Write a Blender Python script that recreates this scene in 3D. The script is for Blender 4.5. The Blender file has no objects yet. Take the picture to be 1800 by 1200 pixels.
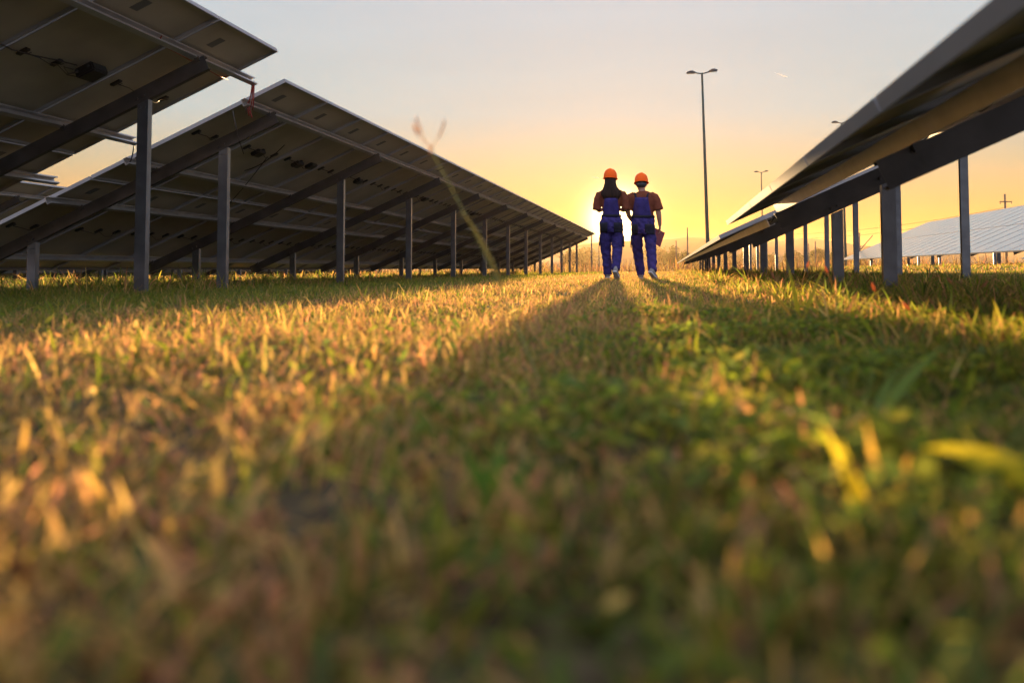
import bpy, bmesh, math, random
import numpy as np
from mathutils import Vector, Matrix, noise as mnoise
R = math.radians
random.seed(7); rng = np.random.default_rng(11)
scene = bpy.context.scene
COL = scene.collection

# ------------------------------------------------------------------ camera
CAMZ = 0.19
FPX = 1612.0                       # focal length in pixels of the 1800 px photograph
YAW, PITCH = math.atan(270 / FPX), R(3.0)
PPX, PPY = 900.0, 472 - FPX * math.tan(PITCH)
cam_d = bpy.data.cameras.new('camera'); cam = bpy.data.objects.new('camera', cam_d); COL.objects.link(cam)
cam.location = (0, 0, CAMZ); cam.rotation_euler = (R(90) + PITCH, 0, YAW)
cam_d.sensor_width = 36; cam_d.lens = FPX / 1800 * 36
cam_d.shift_y = (PPY - 600) / 1800
cam_d.clip_start = 0.05; cam_d.clip_end = 20000
cam_d.dof.use_dof = True; cam_d.dof.focus_distance = 14.5; cam_d.dof.aperture_fstop = 2.8
scene.camera = cam
CM = cam.rotation_euler.to_matrix()

def at(px, py, depth):
    """world point seen at a pixel of the photograph, depth metres ahead of the camera"""
    v = Vector(((px - PPX) / FPX, (PPY - py) / FPX, -1)) * depth
    return CM @ v + Vector((0, 0, CAMZ))
def fwd(px, depth):
    p = at(px, 472, depth); return p.x, p.y

# ------------------------------------------------------------------ sky and sun
SUN_DIR = (at(1087, 389, 100) - Vector((0, 0, CAMZ))).normalized()
SUN_EL = math.asin(SUN_DIR.z); SUN_AZ = math.atan2(SUN_DIR.x, SUN_DIR.y)
world = bpy.data.worlds.new('World'); scene.world = world; world.use_nodes = True
nt = world.node_tree; N = nt.nodes; L = nt.links; N.clear()
def nd(t, **kw):
    n = N.new(t)
    for k, v in kw.items(): setattr(n, k, v)
    return n
def mth(op, a, b=None, clamp=False):
    n = nd('ShaderNodeMath', operation=op, use_clamp=clamp)
    for i, v in enumerate((a, b)):
        if v is None: continue
        if isinstance(v, (int, float)): n.inputs[i].default_value = v
        else: L.new(v, n.inputs[i])
    return n.outputs[0]
out = nd('ShaderNodeOutputWorld'); bg = nd('ShaderNodeBackground'); L.new(bg.outputs[0], out.inputs[0])
sky = nd('ShaderNodeTexSky', sky_type='NISHITA'); sky.sun_disc = False
sky.sun_elevation = SUN_EL; sky.sun_rotation = SUN_AZ; sky.air_density = 1.0; sky.dust_density = 2.5; sky.ozone_density = 2.0
tc = nd('ShaderNodeTexCoord'); sep = nd('ShaderNodeSeparateXYZ'); L.new(tc.outputs['Generated'], sep.inputs[0])
ramp = nd('ShaderNodeValToRGB')
L.new(mth('MULTIPLY', sep.outputs[2], 2.0, True), ramp.inputs[0])
el = ramp.color_ramp.elements
stops = [(0.0, (0.80, 0.27, 0.04)), (0.09, (0.68, 0.35, 0.07)), (0.21, (0.46, 0.49, 0.35)), (0.33, (0.39, 0.60, 0.66)),
         (0.53, (0.50, 0.66, 0.76)), (1.0, (0.42, 0.51, 0.68))]
el[0].position, el[0].color = stops[0][0], (*stops[0][1], 1); el[1].position, el[1].color = stops[-1][0], (*stops[-1][1], 1)
for p, c in stops[1:-1]:
    e = el.new(p); e.color = (*c, 1)
dot = nd('ShaderNodeVectorMath', operation='DOT_PRODUCT'); L.new(tc.outputs['Generated'], dot.inputs[0]); dot.inputs[1].default_value = SUN_DIR
ang = mth('ARCCOSINE', mth('MINIMUM', dot.outputs['Value'], 0.999999))
def lobe(width, amp, col, p=1.0):
    a = mth('POWER', mth('DIVIDE', ang, width), p)
    g = mth('MULTIPLY', mth('EXPONENT', mth('MULTIPLY', a, -1.0)), amp)
    m = nd('ShaderNodeVectorMath', operation='SCALE'); m.inputs[0].default_value = col; L.new(g, m.inputs['Scale']); return m.outputs[0]
def vadd(a, b):
    n = nd('ShaderNodeVectorMath', operation='ADD'); L.new(a, n.inputs[0]); L.new(b, n.inputs[1]); return n.outputs[0]
# dim the half of the sky away from the sun a little
back = mth('ADD', mth('MULTIPLY', mth('ADD', dot.outputs['Value'], 1.0), 0.05), 0.90)
mp_ = nd('ShaderNodeMapping'); mp_.inputs['Scale'].default_value = (2.2, 2.2, 11.0); mp_.inputs['Rotation'].default_value = (0.06, 0.09, 0.4); L.new(tc.outputs['Generated'], mp_.inputs[0])
cn = nd('ShaderNodeTexNoise'); cn.inputs['Scale'].default_value = 1.6; cn.inputs['Detail'].default_value = 5; cn.inputs['Distortion'].default_value = .6; L.new(mp_.outputs[0], cn.inputs[0])
back = mth('MULTIPLY', back, mth('ADD', mth('MULTIPLY', cn.outputs[0], 0.16), 0.92))
sc_ = nd('ShaderNodeVectorMath', operation='SCALE'); L.new(ramp.outputs[0], sc_.inputs[0]); L.new(back, sc_.inputs['Scale'])
s2 = nd('ShaderNodeVectorMath', operation='SCALE'); L.new(sky.outputs[0], s2.inputs[0]); s2.inputs['Scale'].default_value = 0.003
tot = vadd(sc_.outputs[0], s2.outputs[0])
# added cool fill in the unseen sky opposite the sun, lifts shaded undersides
opp_fill = mth('MULTIPLY', mth('MULTIPLY', mth('SUBTRACT', 0.70, dot.outputs['Value']), 1.15, True), 1.35)
os_ = nd('ShaderNodeVectorMath', operation='SCALE'); os_.inputs[0].default_value = (0.78, 0.80, 1.0); L.new(mth('MULTIPLY', opp_fill, mth('MULTIPLY', mth('ADD', sep.outputs[2], 0.02), 30.0, True)), os_.inputs['Scale'])
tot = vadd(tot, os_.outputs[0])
tot = vadd(tot, lobe(0.027, 9.0, (1.0, 0.74, 0.34), 2.2))
tot = vadd(tot, lobe(0.055, 0.75, (1.0, 0.37, 0.01)))
tot = vadd(tot, lobe(0.20, 0.14, (1.0, 0.34, 0.01)))
L.new(tot, bg.inputs[0]); bg.inputs[1].default_value = 0.215
sun_d = bpy.data.lights.new('sun', 'SUN'); sun_d.energy = 5.0; sun_d.angle = R(0.6); sun_d.color = (1.0, 0.64, 0.29)
sun = bpy.data.objects.new('sun', sun_d); COL.objects.link(sun)
sun.rotation_euler = (-SUN_DIR).to_track_quat('-Z', 'Y').to_euler(); sun.location = (0, 0, 30)
vs = scene.view_settings; vs.view_transform = 'Standard'; vs.look = 'None'; vs.gamma = 1.0; vs.use_curve_mapping = False; vs.exposure = 2.0
scene.cycles.max_bounces = 6; scene.cycles.transparent_max_bounces = 8; scene.cycles.volume_bounces = 0
scene.cycles.use_denoising = True; scene.cycles.sample_clamp_indirect = 4.0

# ------------------------------------------------------------------ materials
def material(name, color, rough=0.6, metal=0.0, noise=0.0, scale=8.0, spec=0.5, color2=None, bump=0.0, bscale=40.0, stretch=(1, 1, 1)):
    m = bpy.data.materials.new(name); m.use_nodes = True
    n = m.node_tree.nodes; l = m.node_tree.links; b = n['Principled BSDF']
    b.inputs['Base Color'].default_value = (*color, 1); b.inputs['Roughness'].default_value = rough
    b.inputs['Metallic'].default_value = metal; b.inputs['Specular IOR Level'].default_value = spec
    if noise or color2 or bump:
        t = n.new('ShaderNodeTexCoord'); mp = n.new('ShaderNodeMapping'); mp.inputs['Scale'].default_value = stretch
        l.new(t.outputs['Object'], mp.inputs[0])
    if noise or color2:
        x = n.new('ShaderNodeTexNoise'); x.inputs['Scale'].default_value = scale; x.inputs['Detail'].default_value = 6
        l.new(mp.outputs[0], x.inputs[0])
        r = n.new('ShaderNodeValToRGB'); l.new(x.outputs[0], r.inputs[0])
        c2 = color2 or tuple(min(1, c * (1 + noise)) for c in color)
        c1 = color if color2 else tuple(c * (1 - noise) for c in color)
        r.color_ramp.elements[0].position = 0.32; r.color_ramp.elements[1].position = 0.68
        r.color_ramp.elements[0].color = (*c1, 1); r.color_ramp.elements[1].color = (*c2, 1)
        l.new(r.outputs[0], b.inputs['Base Color'])
    if bump:
        x = n.new('ShaderNodeTexNoise'); x.inputs['Scale'].default_value = bscale; x.inputs['Detail'].default_value = 4
        l.new(mp.outputs[0], x.inputs[0]); bp = n.new('ShaderNodeBump'); bp.inputs['Strength'].default_value = bump; bp.inputs['Distance'].default_value = 0.01
        l.new(x.outputs[0], bp.inputs['Height']); l.new(bp.outputs[0], b.inputs['Normal'])
    return m
M = dict(
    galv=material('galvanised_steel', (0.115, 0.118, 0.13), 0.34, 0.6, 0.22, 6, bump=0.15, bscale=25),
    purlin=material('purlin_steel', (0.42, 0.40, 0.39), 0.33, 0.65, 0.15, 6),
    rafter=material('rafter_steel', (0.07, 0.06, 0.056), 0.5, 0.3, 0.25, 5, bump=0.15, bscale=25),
    alu=material('anodised_frame', (0.27, 0.26, 0.26), 0.7, 0.0, 0.08, 3, spec=0.12),
    back=material('back_glass', (0.34, 0.30, 0.235), 0.38, 0.0, 0.18, 1.4, 0.35),
    label=material('paper_label', (0.10, 0.10, 0.10), 0.6),
    box=material('black_plastic', (0.012, 0.012, 0.014), 0.45),
    cable=material('cable_rubber', (0.02, 0.012, 0.012), 0.5),
    redcable=material('red_cable', (0.25, 0.02, 0.02), 0.5),
    overall=material('blue_work_cloth', (0.032, 0.022, 0.11), 0.85, 0, 0.25, 14, 0.2, bump=0.5, bscale=22),
    dark=material('black_work_cloth', (0.014, 0.013, 0.022), 0.85, 0, 0.2, 10, 0.2),
    shirt=material('rust_cotton', (0.14, 0.040, 0.022), 0.9, 0, 0.15, 10, 0.1, bump=0.4, bscale=18),
    skin=material('skin', (0.30, 0.15, 0.10), 0.6, 0, 0.05, 8, 0.3),
    hair=material('dark_brown_hair', (0.022, 0.010, 0.006), 0.65, 0, 0.4, 60, 0.15, stretch=(1, 1, .05)),
    greyhair=material('short_dark_hair', (0.03, 0.026, 0.024), 0.7),
    helmet=material('orange_helmet_plastic', (0.82, 0.105, 0.004), 0.6, spec=0.15),
    strap=material('helmet_strap', (0.05, 0.05, 0.06), 0.7),
    sole=material('pale_rubber_sole', (0.42, 0.40, 0.40), 0.7, 0, 0.12, 20),
    shoe=material('grey_shoe_fabric', (0.20, 0.18, 0.18), 0.8),
    folder=material('red_folder_card', (0.13, 0.008, 0.014), 0.5),
    paper=material('white_paper', (0.75, 0.75, 0.75), 0.8),
    pole=material('green_painted_pole', (0.01, 0.03, 0.024), 0.6, 0.2, 0.1, 3),
    lamp=material('dark_lamp_housing', (0.03, 0.03, 0.035), 0.5),
    lens=material('lamp_glass', (0.45, 0.45, 0.42), 0.2),
    wood=material('weathered_pole', (0.09, 0.07, 0.055), 0.85, 0, 0.3, 4),
    bark=material('bark', (0.06, 0.045, 0.035), 0.9),
    hill=material('wooded_hill', (0.05, 0.055, 0.03), 0.95, 0, 0, 0.01, 0.1, color2=(0.10, 0.085, 0.05)),
)
def glass_material():
    m = bpy.data.materials.new('solar_glass'); m.use_nodes = True
    n = m.node_tree.nodes; l = m.node_tree.links; b = n['Principled BSDF']
    t = n.new('ShaderNodeTexCoord'); br = n.new('ShaderNodeTexBrick'); l.new(t.outputs['Object'], br.inputs[0])
    br.offset = 0; br.inputs['Scale'].default_value = 1.0
    br.inputs['Brick Width'].default_value = 0.187; br.inputs['Row Height'].default_value = 0.094; br.inputs['Mortar Size'].default_value = 0.004
    br.inputs['Color1'].default_value = (0.012, 0.016, 0.035, 1); br.inputs['Color2'].default_value = (0.016, 0.02, 0.042, 1)
    br.inputs['Mortar'].default_value = (0.25, 0.25, 0.26, 1)
    l.new(br.outputs[0], b.inputs['Base Color']); b.inputs['Roughness'].default_value = 0.22; b.inputs['IOR'].default_value = 1.6
    b.inputs['Coat Weight'].default_value = 1.0; b.inputs['Coat Roughness'].default_value = 0.12; b.inputs['Coat IOR'].default_value = 1.7
    return m
M['glass'] = glass_material()
def leaf_material(name, trans=0.5, sat=1.0):
    """albedo comes from the blade's own colour attribute; thin leaves let light through"""
    m = bpy.data.materials.new(name); m.use_nodes = True
    n = m.node_tree.nodes; l = m.node_tree.links; n.clear()
    o = n.new('ShaderNodeOutputMaterial'); a = n.new('ShaderNodeAttribute'); a.attribute_name = 'col'
    d = n.new('ShaderNodeBsdfDiffuse'); tr = n.new('ShaderNodeBsdfTranslucent'); mx = n.new('ShaderNodeMixShader')
    g = n.new('ShaderNodeBsdfGlossy'); g.inputs['Roughness'].default_value = 0.45; mg = n.new('ShaderNodeMixShader'); mg.inputs[0].default_value = 0.015
    h = n.new('ShaderNodeHueSaturation'); h.inputs['Saturation'].default_value = 1.02; h.inputs['Value'].default_value = 1.7
    l.new(a.outputs['Color'], d.inputs[0]); l.new(a.outputs['Color'], h.inputs['Color']); l.new(h.outputs[0], tr.inputs[0])
    mx.inputs[0].default_value = trans
    l.new(d.outputs[0], mx.inputs[1]); l.new(tr.outputs[0], mx.inputs[2]); l.new(mx.outputs[0], mg.inputs[1]); l.new(g.outputs[0], mg.inputs[2])
    l.new(mg.outputs[0], o.inputs[0]); return m
M['leaf'] = leaf_material('grass_blade', 0.6)
def ground_material():
    m = bpy.data.materials.new('turf_soil'); m.use_nodes = True
    n = m.node_tree.nodes; l = m.node_tree.links; b = n['Principled BSDF']; b.inputs['Roughness'].default_value = 1; b.inputs['Specular IOR Level'].default_value = 0.1
    g = n.new('ShaderNodeNewGeometry')
    def nz(s, d=6):
        x = n.new('ShaderNodeTexNoise'); x.inputs['Scale'].default_value = s; x.inputs['Detail'].default_value = d; l.new(g.outputs['Position'], x.inputs[0]); return x.outputs[0]
    r1 = n.new('ShaderNodeValToRGB'); l.new(nz(14, 8), r1.inputs[0]); e = r1.color_ramp.elements
    e[0].position = .3; e[0].color = (0.045, 0.032, 0.018, 1); e[1].position = .7; e[1].color = (0.13, 0.10, 0.05, 1)
    r2 = n.new('ShaderNodeValToRGB'); l.new(nz(30, 8), r2.inputs[0]); e = r2.color_ramp.elements
    e[0].position = .3; e[0].color = (0.03, 0.04, 0.012, 1); e[1].position = .7; e[1].color = (0.10, 0.11, 0.035, 1)
    mx = n.new('ShaderNodeMix'); mx.data_type = 'RGBA'; rr = n.new('ShaderNodeValToRGB'); l.new(nz(0.35, 3), rr.inputs[0])
    rr.color_ramp.elements[0].position = .42; rr.color_ramp.elements[1].position = .58
    l.new(rr.outputs[0], mx.inputs[0]); l.new(r1.outputs[0], mx.inputs[6]); l.new(r2.outputs[0], mx.inputs[7]); l.new(mx.outputs[2], b.inputs['Base Color'])
    bp = n.new('ShaderNodeBump'); bp.inputs['Strength'].default_value = .8; bp.inputs['Distance'].default_value = .02; l.new(nz(25, 8), bp.inputs['Height']); l.new(bp.outputs[0], b.inputs['Normal'])
    return m
M['ground'] = ground_material()

# ------------------------------------------------------------------ helpers
def obj(name, me, mats=None, parent=None):
    if isinstance(me, bmesh.types.BMesh):
        bm = me; me = bpy.data.meshes.new(name); bm.to_mesh(me); bm.free()
    if mats is not None:
        for m in (mats if isinstance(mats, (list, tuple)) else [mats]): me.materials.append(m)
    o = bpy.data.objects.new(name, me); COL.objects.link(o)
    if parent: o.parent = parent
    return o
def tag(o, label=None, cat=None, group=None, kind=None):
    for k, v in (('label', label), ('category', cat), ('group', group), ('kind', kind)):
        if v: o[k] = v
    return o
def empty(name, loc=(0, 0, 0), rot=(0, 0, 0)):
    o = bpy.data.objects.new(name, None); COL.objects.link(o); o.location = loc; o.rotation_euler = rot; o.empty_display_size = .3; return o
def smooth(o):
    o.data.polygons.foreach_set('use_smooth', [True] * len(o.data.polygons)); return o
def box(bm, x0, x1, y0, y1, z0, z1, mat=0, T=None):
    vs_ = [bm.verts.new((x, y, z)) for z in (z0, z1) for y in (y0, y1) for x in (x0, x1)]
    if T is not None:
        for v in vs_: v.co = T @ v.co
    for f in ((0, 2, 3, 1), (4, 5, 7, 6), (0, 1, 5, 4), (2, 6, 7, 3), (0, 4, 6, 2), (1, 3, 7, 5)):
        bm.faces.new([vs_[i] for i in f]).material_index = mat
def prism(bm, prof, T, length, mat=0):
    """prof: list of 2D points (closed); swept along local z of T"""
    a = [bm.verts.new(T @ Vector((x, y, 0))) for x, y in prof]; b = [bm.verts.new(T @ Vector((x, y, length))) for x, y in prof]
    n = len(prof)
    for i in range(n): bm.faces.new((a[i], a[(i + 1) % n], b[(i + 1) % n], b[i])).material_index = mat
    bm.faces.new(a[::-1]).material_index = mat; bm.faces.new(b).material_index = mat
def cprof(h, w, t=.005, lip=.018):
    """lipped C section: web on x=0, height h along y, flanges to +x"""
    return [(0, 0), (w, 0), (w, lip), (w - t, lip), (w - t, t), (t, t), (t, h - t), (w - t, h - t), (w - t, h - lip), (w, h - lip), (w, h), (0, h)]
def frame_axes(o, x, y, z):
    m = Matrix((x, y, z)).transposed().to_4x4(); m.translation = o; return m
def tube(bm, pts, rad, n=8, mat=0, close=True):
    pts = [Vector(p) for p in pts]; rings = []
    if not hasattr(rad, '__len__'): rad = [rad] * len(pts)
    ref = Vector((0.13, 0.21, 1)).normalized()
    for i, p in enumerate(pts):
        t = (pts[min(i + 1, len(pts) - 1)] - pts[max(i - 1, 0)]).normalized()
        r_ = ref if abs(t.dot(ref)) < .95 else Vector((1, 0, 0))
        u = t.cross(r_).normalized(); v = t.cross(u)
        rings.append([bm.verts.new(p + (u * math.cos(k * 2 * math.pi / n) + v * math.sin(k * 2 * math.pi / n)) * rad[i]) for k in range(n)])
    for a, b in zip(rings, rings[1:]):
        for k in range(n): f = bm.faces.new((a[k], a[(k + 1) % n], b[(k + 1) % n], b[k])); f.material_index = mat; f.smooth = True
    if close: bm.faces.new(rings[0][::-1]); bm.faces.new(rings[-1])
def sag(a, b, d, n=10):
    a, b = Vector(a), Vector(b)
    return [a.lerp(b, i / n) - Vector((0, 0, d * 4 * (i / n) * (1 - i / n))) for i in range(n + 1)]
def sstep(a, b, x):
    t = np.clip((x - a) / (b - a), 0, 1); return t * t * (3 - 2 * t)

# ------------------------------------------------------------------ terrain
def ground_z(x, y):
    x = np.asarray(x, float); y = np.asarray(y, float)
    r = np.hypot(x, y)
    z = 0.010 * np.clip(x, -25, 6)
    z = z + 0.20 * sstep(4.5, 9.5, x) * sstep(2, 14, y)
    z = z + 0.012 * sstep(4, 16, y)
    near = 1 - sstep(8, 30, r)
    z = z + near * (0.012 * np.sin(x * 3.1 + 1.3) * np.sin(y * 2.3 + .4) + 0.007 * np.sin(x * 9.3 + y * 5.1) * np.sin(y * 11 - x * 4))
    far = sstep(55, 110, y)
    z = z * (1 - far) + far * (0.0)
    z = z - 0.35 * sstep(50, 90, y)
    return z
def gz(x, y): return float(ground_z(x, y))
def axis(lim, near, n1, n2):
    a = np.linspace(0, near, n1); b = near * np.power(lim / near, np.linspace(0, 1, n2))[1:]; a = np.concatenate([a, b]); return np.concatenate([-a[::-1][:-1], a])
def make_ground():
    xs = axis(9000, 8, 110, 50); ys = axis(9000, 12, 150, 50)
    X, Y = np.meshgrid(xs, ys); Z = ground_z(X, Y); co = np.stack([X, Y, Z], -1).reshape(-1, 3)
    nx, ny = len(xs), len(ys); i, j = np.meshgrid(np.arange(nx - 1), np.arange(ny - 1)); a = (j * nx + i).ravel()
    q = np.stack([a, a + 1, a + nx + 1, a + nx], -1)
    me = bpy.data.meshes.new('ground'); me.from_pydata(co.tolist(), [], q.tolist()); me.polygons.foreach_set('use_smooth', [True] * len(q))
    o = obj('ground', me, M['ground']); tag(o, 'grassy field floor running flat to the horizon', 'ground', kind='structure')
make_ground()

def make_hills(dist, prof, name, label):
    """ridge at a real distance: front slope, crest, back slope; prof = list of (pixel x, crest pixel y)"""
    pts = sorted(prof); bm = bmesh.new(); rows = []
    xs = np.linspace(pts[0][0], pts[-1][0], 160)
    hy = np.interp(xs, [p[0] for p in pts], [p[1] for p in pts])
    for k, (px, py) in enumerate(zip(xs, hy)):
        c = at(px, 472, dist); d = Vector((c.x, c.y, 0)).normalized()
        h = (472 - py) / FPX * dist * 1.0 + dist * .0010 * (mnoise.noise(Vector((px * .03, dist, 0))) + .5 * mnoise.noise(Vector((px * .11, dist, 3))))
        col = []
        for t, f in ((-.30, 0), (-.2, .32), (-.12, .62), (-.05, .9), (0, 1.0), (.06, .85), (.2, 0)):
            w = mnoise.noise(Vector((px * .02, t * 9, dist * .01))) * .12
            p = Vector((c.x, c.y, 0)) + d * dist * t; col.append(bm.verts.new((p.x, p.y, max(-2, h * (f + (w if 0 < f < 1 else 0))) if f else -3)))
        rows.append(col)
    for a, b in zip(rows, rows[1:]):
        for i in range(len(a) - 1): bm.faces.new((a[i], a[i + 1], b[i + 1], b[i])).smooth = True
    tag(obj(name, bm, M['hill']), label, 'hills', kind='structure')
make_hills(1500, [(-900, 440), (0, 445), (600, 440), (950, 432), (1060, 426), (1140, 421), (1210, 416), (1260, 418), (1340, 424), (1420, 418), (1470, 424), (1520, 432), (1620, 438), (1900, 440), (2700, 446)], 'hills', 'low wooded hills fading into orange haze')
make_hills(950, [(-900, 462), (700, 460), (900, 455), (1100, 452), (1200, 447), (1300, 444), (1420, 450), (1500, 452), (1700, 455), (2600, 462)], 'foothills', 'dark tree covered rise at the foot of the hills')

# ------------------------------------------------------------------ solar tables
TILT = R(24.0); CT, ST = math.cos(TILT), math.sin(TILT)
ML, MW, GAP = 2.278, 1.134, 0.020
SL = 2 * ML + GAP
EX, EY, EZ = Vector((CT, 0, ST)), Vector((0, 1, 0)), Vector((-ST, 0, CT))      # up the slope, along the row, out of the glass
TP = Matrix.Rotation(-TILT, 4, 'Y')                                             # table plane -> local
def panel_mesh(simple=False):
    bm = bmesh.new()
    box(bm, 0.010, ML - .010, .010, MW - .010, -.010, -.003, 0)
    for f in bm.faces: f.material_index = 0 if f.normal.z > .5 else 1
    bm.normal_update()
    for f in bm.faces: f.material_index = 0 if f.calc_center_median().z > -.004 else 1
    if simple: frame_into(bm, 2)
    return bm
def frame_into(bm, mat):
    D = .038
    box(bm, 0, ML, 0, .010, -D, 0, mat); box(bm, 0, ML, MW - .010, MW, -D, 0, mat)
    box(bm, 0, .010, .0101, MW - .0101, -D, 0, mat); box(bm, ML - .010, ML, .0101, MW - .0101, -D, 0, mat)
    box(bm, .0101, ML - .0101, .0101, .016, -D, -D + .002, mat); box(bm, .0101, ML - .0101, MW - .016, MW - .0101, -D, -D + .002, mat)
    box(bm, .0101, .016, .0301, MW - .0301, -D, -D + .002, mat); box(bm, ML - .016, ML - .0101, .0301, MW - .0301, -D, -D + .002, mat)
def mk(name, bm, mats):
    me = bpy.data.meshes.new(name); bm.to_mesh(me); bm.free()
    for m in mats: me.materials.append(m)
    return me
ME_PANEL = mk('solar_panel', panel_mesh(), [M['glass'], M['back']])
ME_PANEL_S = mk('solar_panel_far', panel_mesh(True), [M['glass'], M['back'], M['alu']])
_b = bmesh.new(); frame_into(_b, 0); ME_FRAME = mk('frame', _b, [M['alu']])
_b = bmesh.new(); box(_b, -.05, .05, -.024, .024, -.032, -.0105); bmesh.ops.bevel(_b, geom=_b.edges[:], offset=.006, segments=2, affect='EDGES')
tube(_b, [(0, .02, -.02), (.0, .05, -.024), (.01, .08, -.014)], .004, 6); ME_JBOX = mk('junction_box', _b, [M['box']])
_b = bmesh.new(); box(_b, -.07, .07, -.05, .05, -.0118, -.0105); ME_LABEL = mk('label_sticker', _b, [M['label']])
_b = bmesh.new()
tube(_b, [(0, MW * .17 + .03, -.030), (.05, MW * .25, -.075), (.03, MW * .36, -.085), (.0, MW * .5, -.034), (-.03, MW * .62, -.08), (-.02, MW * .72, -.075), (0, MW * .83 - .03, -.03)], .004, 5); ME_WIRE = mk('cable', _b, [M['cable']])
# posts: web faces along the row; 0.14 wide
def post_mesh(h):
    bm = bmesh.new(); T = frame_axes(Vector((0, 0, 0)), Vector((0, 1, 0)), Vector((1, 0, 0)), Vector((0, 0, 1)))
    prof = [(x, y - .05) for x, y in cprof(.10, .065, .006, .02)]
    # mitred top follows the rafter
    lo = [bm.verts.new((y, x, -h)) for x, y in prof]; hi = [bm.verts.new((y, x, y * math.tan(TILT))) for x, y in prof]
    n = len(prof)
    for i in range(n): bm.faces.new((lo[i], lo[(i + 1) % n], hi[(i + 1) % n], hi[i]))
    bm.faces.new(lo[::-1]); bm.faces.new(hi)
    for k in (-.022, .022): tube(bm, [(k, -.012, -.05), (k, 0.0, -.05)], .009, 6)
    bmesh.ops.recalc_face_normals(bm, faces=bm.faces[:])
    return bm
RAFT_H, PUR_H = .125, .075
def plane_pt(s, y, n=0.0): return EX * s + EY * y + EZ * n
PUR_S = (.43, 1.80, 2.74, 4.12)                                       # measured down from the high edge
POST_S = (1.02, 3.42)
def build_table(name, loc, cols, post_y, detail, label, group, hi_s_extra=0, pur_ext=(.16, .16), yaw=0.0, post_len=(2.6, 1.6), mesh_cache={}):
    """origin: under the low edge's near corner, on the ground plane of the low edge height; local z=0 is the low edge itself"""
    L_ = cols * (MW + GAP) - GAP
    lowx, lowy, lowz = loc
    base = empty(name, (lowx, lowy, lowz), (0, 0, yaw)); tag(base, label, 'solar table', group)
    nbox = 0; spare = bmesh.new(); nspare = 0
    order = sorted([(c, r_) for c in range(cols) for r_ in (0, 1)])
    if detail == 2: order = sorted(order, key=lambda q: abs(q[0] * 1.154 + lowy - 6))
    for c, r_ in order:
        p = obj('solar_panel', ME_PANEL if detail else ME_PANEL_S, None, base)
        s0 = 0 if r_ == 0 else ML + GAP
        p.matrix_local = Matrix.Translation(plane_pt(s0, c * (MW + GAP))) @ TP
        if detail:
            obj('frame', ME_FRAME, None, p)
            if nbox < 96:
                for k in range(3):
                    j = obj('junction_box', ME_JBOX, None, p); j.location = (ML / 2, MW * (.17 + .33 * k), 0); nbox += 1
                obj('cable', ME_WIRE, None, p).location = (ML / 2, 0, 0); s_ = obj('label_sticker', ME_LABEL, None, p); s_.location = (ML - .26, MW * .36, 0)
            else:
                for k in range(3):
                    box(spare, -.05, .05, -.024, .024, -.032, -.0105, 0, Matrix.Translation(plane_pt(s0 + ML / 2, c * (MW + GAP) + MW * (.17 + .33 * k))) @ TP); nspare += 1
    if nspare: tag(obj('junction_box', spare, M['box'], base), kind='stuff')
    else: spare.free()
    # purlins: C section, web towards the low side
    for s in PUR_S:
        bm = bmesh.new(); st = SL - s
        T = frame_axes(plane_pt(st - .025, -pur_ext[0], -.038 - PUR_H - .003), EX, EZ, -EY)
        prof = cprof(PUR_H, .05, .004, .014)
        T = Matrix.Translation(plane_pt(st - .025, 0, -.0395 - PUR_H)) @ TP @ Matrix(((1, 0, 0, 0), (0, 0, 1, -pur_ext[0]), (0, 1, 0, 0), (0, 0, 0, 1)))
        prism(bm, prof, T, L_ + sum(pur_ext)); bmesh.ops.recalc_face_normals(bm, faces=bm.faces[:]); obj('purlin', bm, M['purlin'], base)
    # rafters and posts
    zr = -.041 - PUR_H - RAFT_H
    for y in post_y:
        key = 'r'
        if key not in mesh_cache:
            bm = bmesh.new(); T = TP @ Matrix(((0, 0, 1, .30), (1, 0, 0, -.03), (0, 1, 0, zr), (0, 0, 0, 1)))
            prism(bm, cprof(RAFT_H, .055, .005, .018), T, SL - .36 - .30); bmesh.ops.recalc_face_normals(bm, faces=bm.faces[:])
            for s in PUR_S:
                for dy in (-.012,): box(bm, SL - s - .012, SL - s + .03, -.050, -.0301, zr + RAFT_H - .03, zr + RAFT_H + .012, 0, TP)
            for s in POST_S:
                for k in (-.04, 0.03): tube(bm, [TP @ Vector((SL - s + k, -.052, zr + .045)), TP @ Vector((SL - s + k, -.03, zr + .045))], .012, 6)
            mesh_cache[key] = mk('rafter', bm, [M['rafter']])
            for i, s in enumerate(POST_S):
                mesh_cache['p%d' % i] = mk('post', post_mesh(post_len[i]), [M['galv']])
        r_ = obj('rafter', mesh_cache['r'], None, base); r_.location = (0, y, 0)
        for i, s in enumerate(POST_S):
            q = obj('post', mesh_cache['p%d' % i], None, base); pp = plane_pt(SL - s, y, zr - .003); q.location = (pp.x, pp.y - .035, pp.z)
    return base
W = CT * SL
SP = 3.5
L2Y, L1E = 8.50, 8.08
PY2 = [.42 + SP * i for i in range(12)]
T_L1 = build_table('solar_table', (-3.60 - W, L1E - 12 * 1.154, CAMZ + 2.07 - ST * SL), 12, [12 * 1.154 - .84 - SP * i for i in range(4)][::-1], 2,
    'nearest solar table on the left, cut by the frame, black control box under its panels', 'solar tables in parallel rows', pur_ext=(.1, .30))
T_L2 = build_table('solar_table', (-3.71 - W, L2Y, CAMZ + 1.877 - ST * SL), 35, PY2, 2,
    'long solar table left of the two workers, its dark underside receding to the sun', 'solar tables in parallel rows', pur_ext=(.12, .1))
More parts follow.
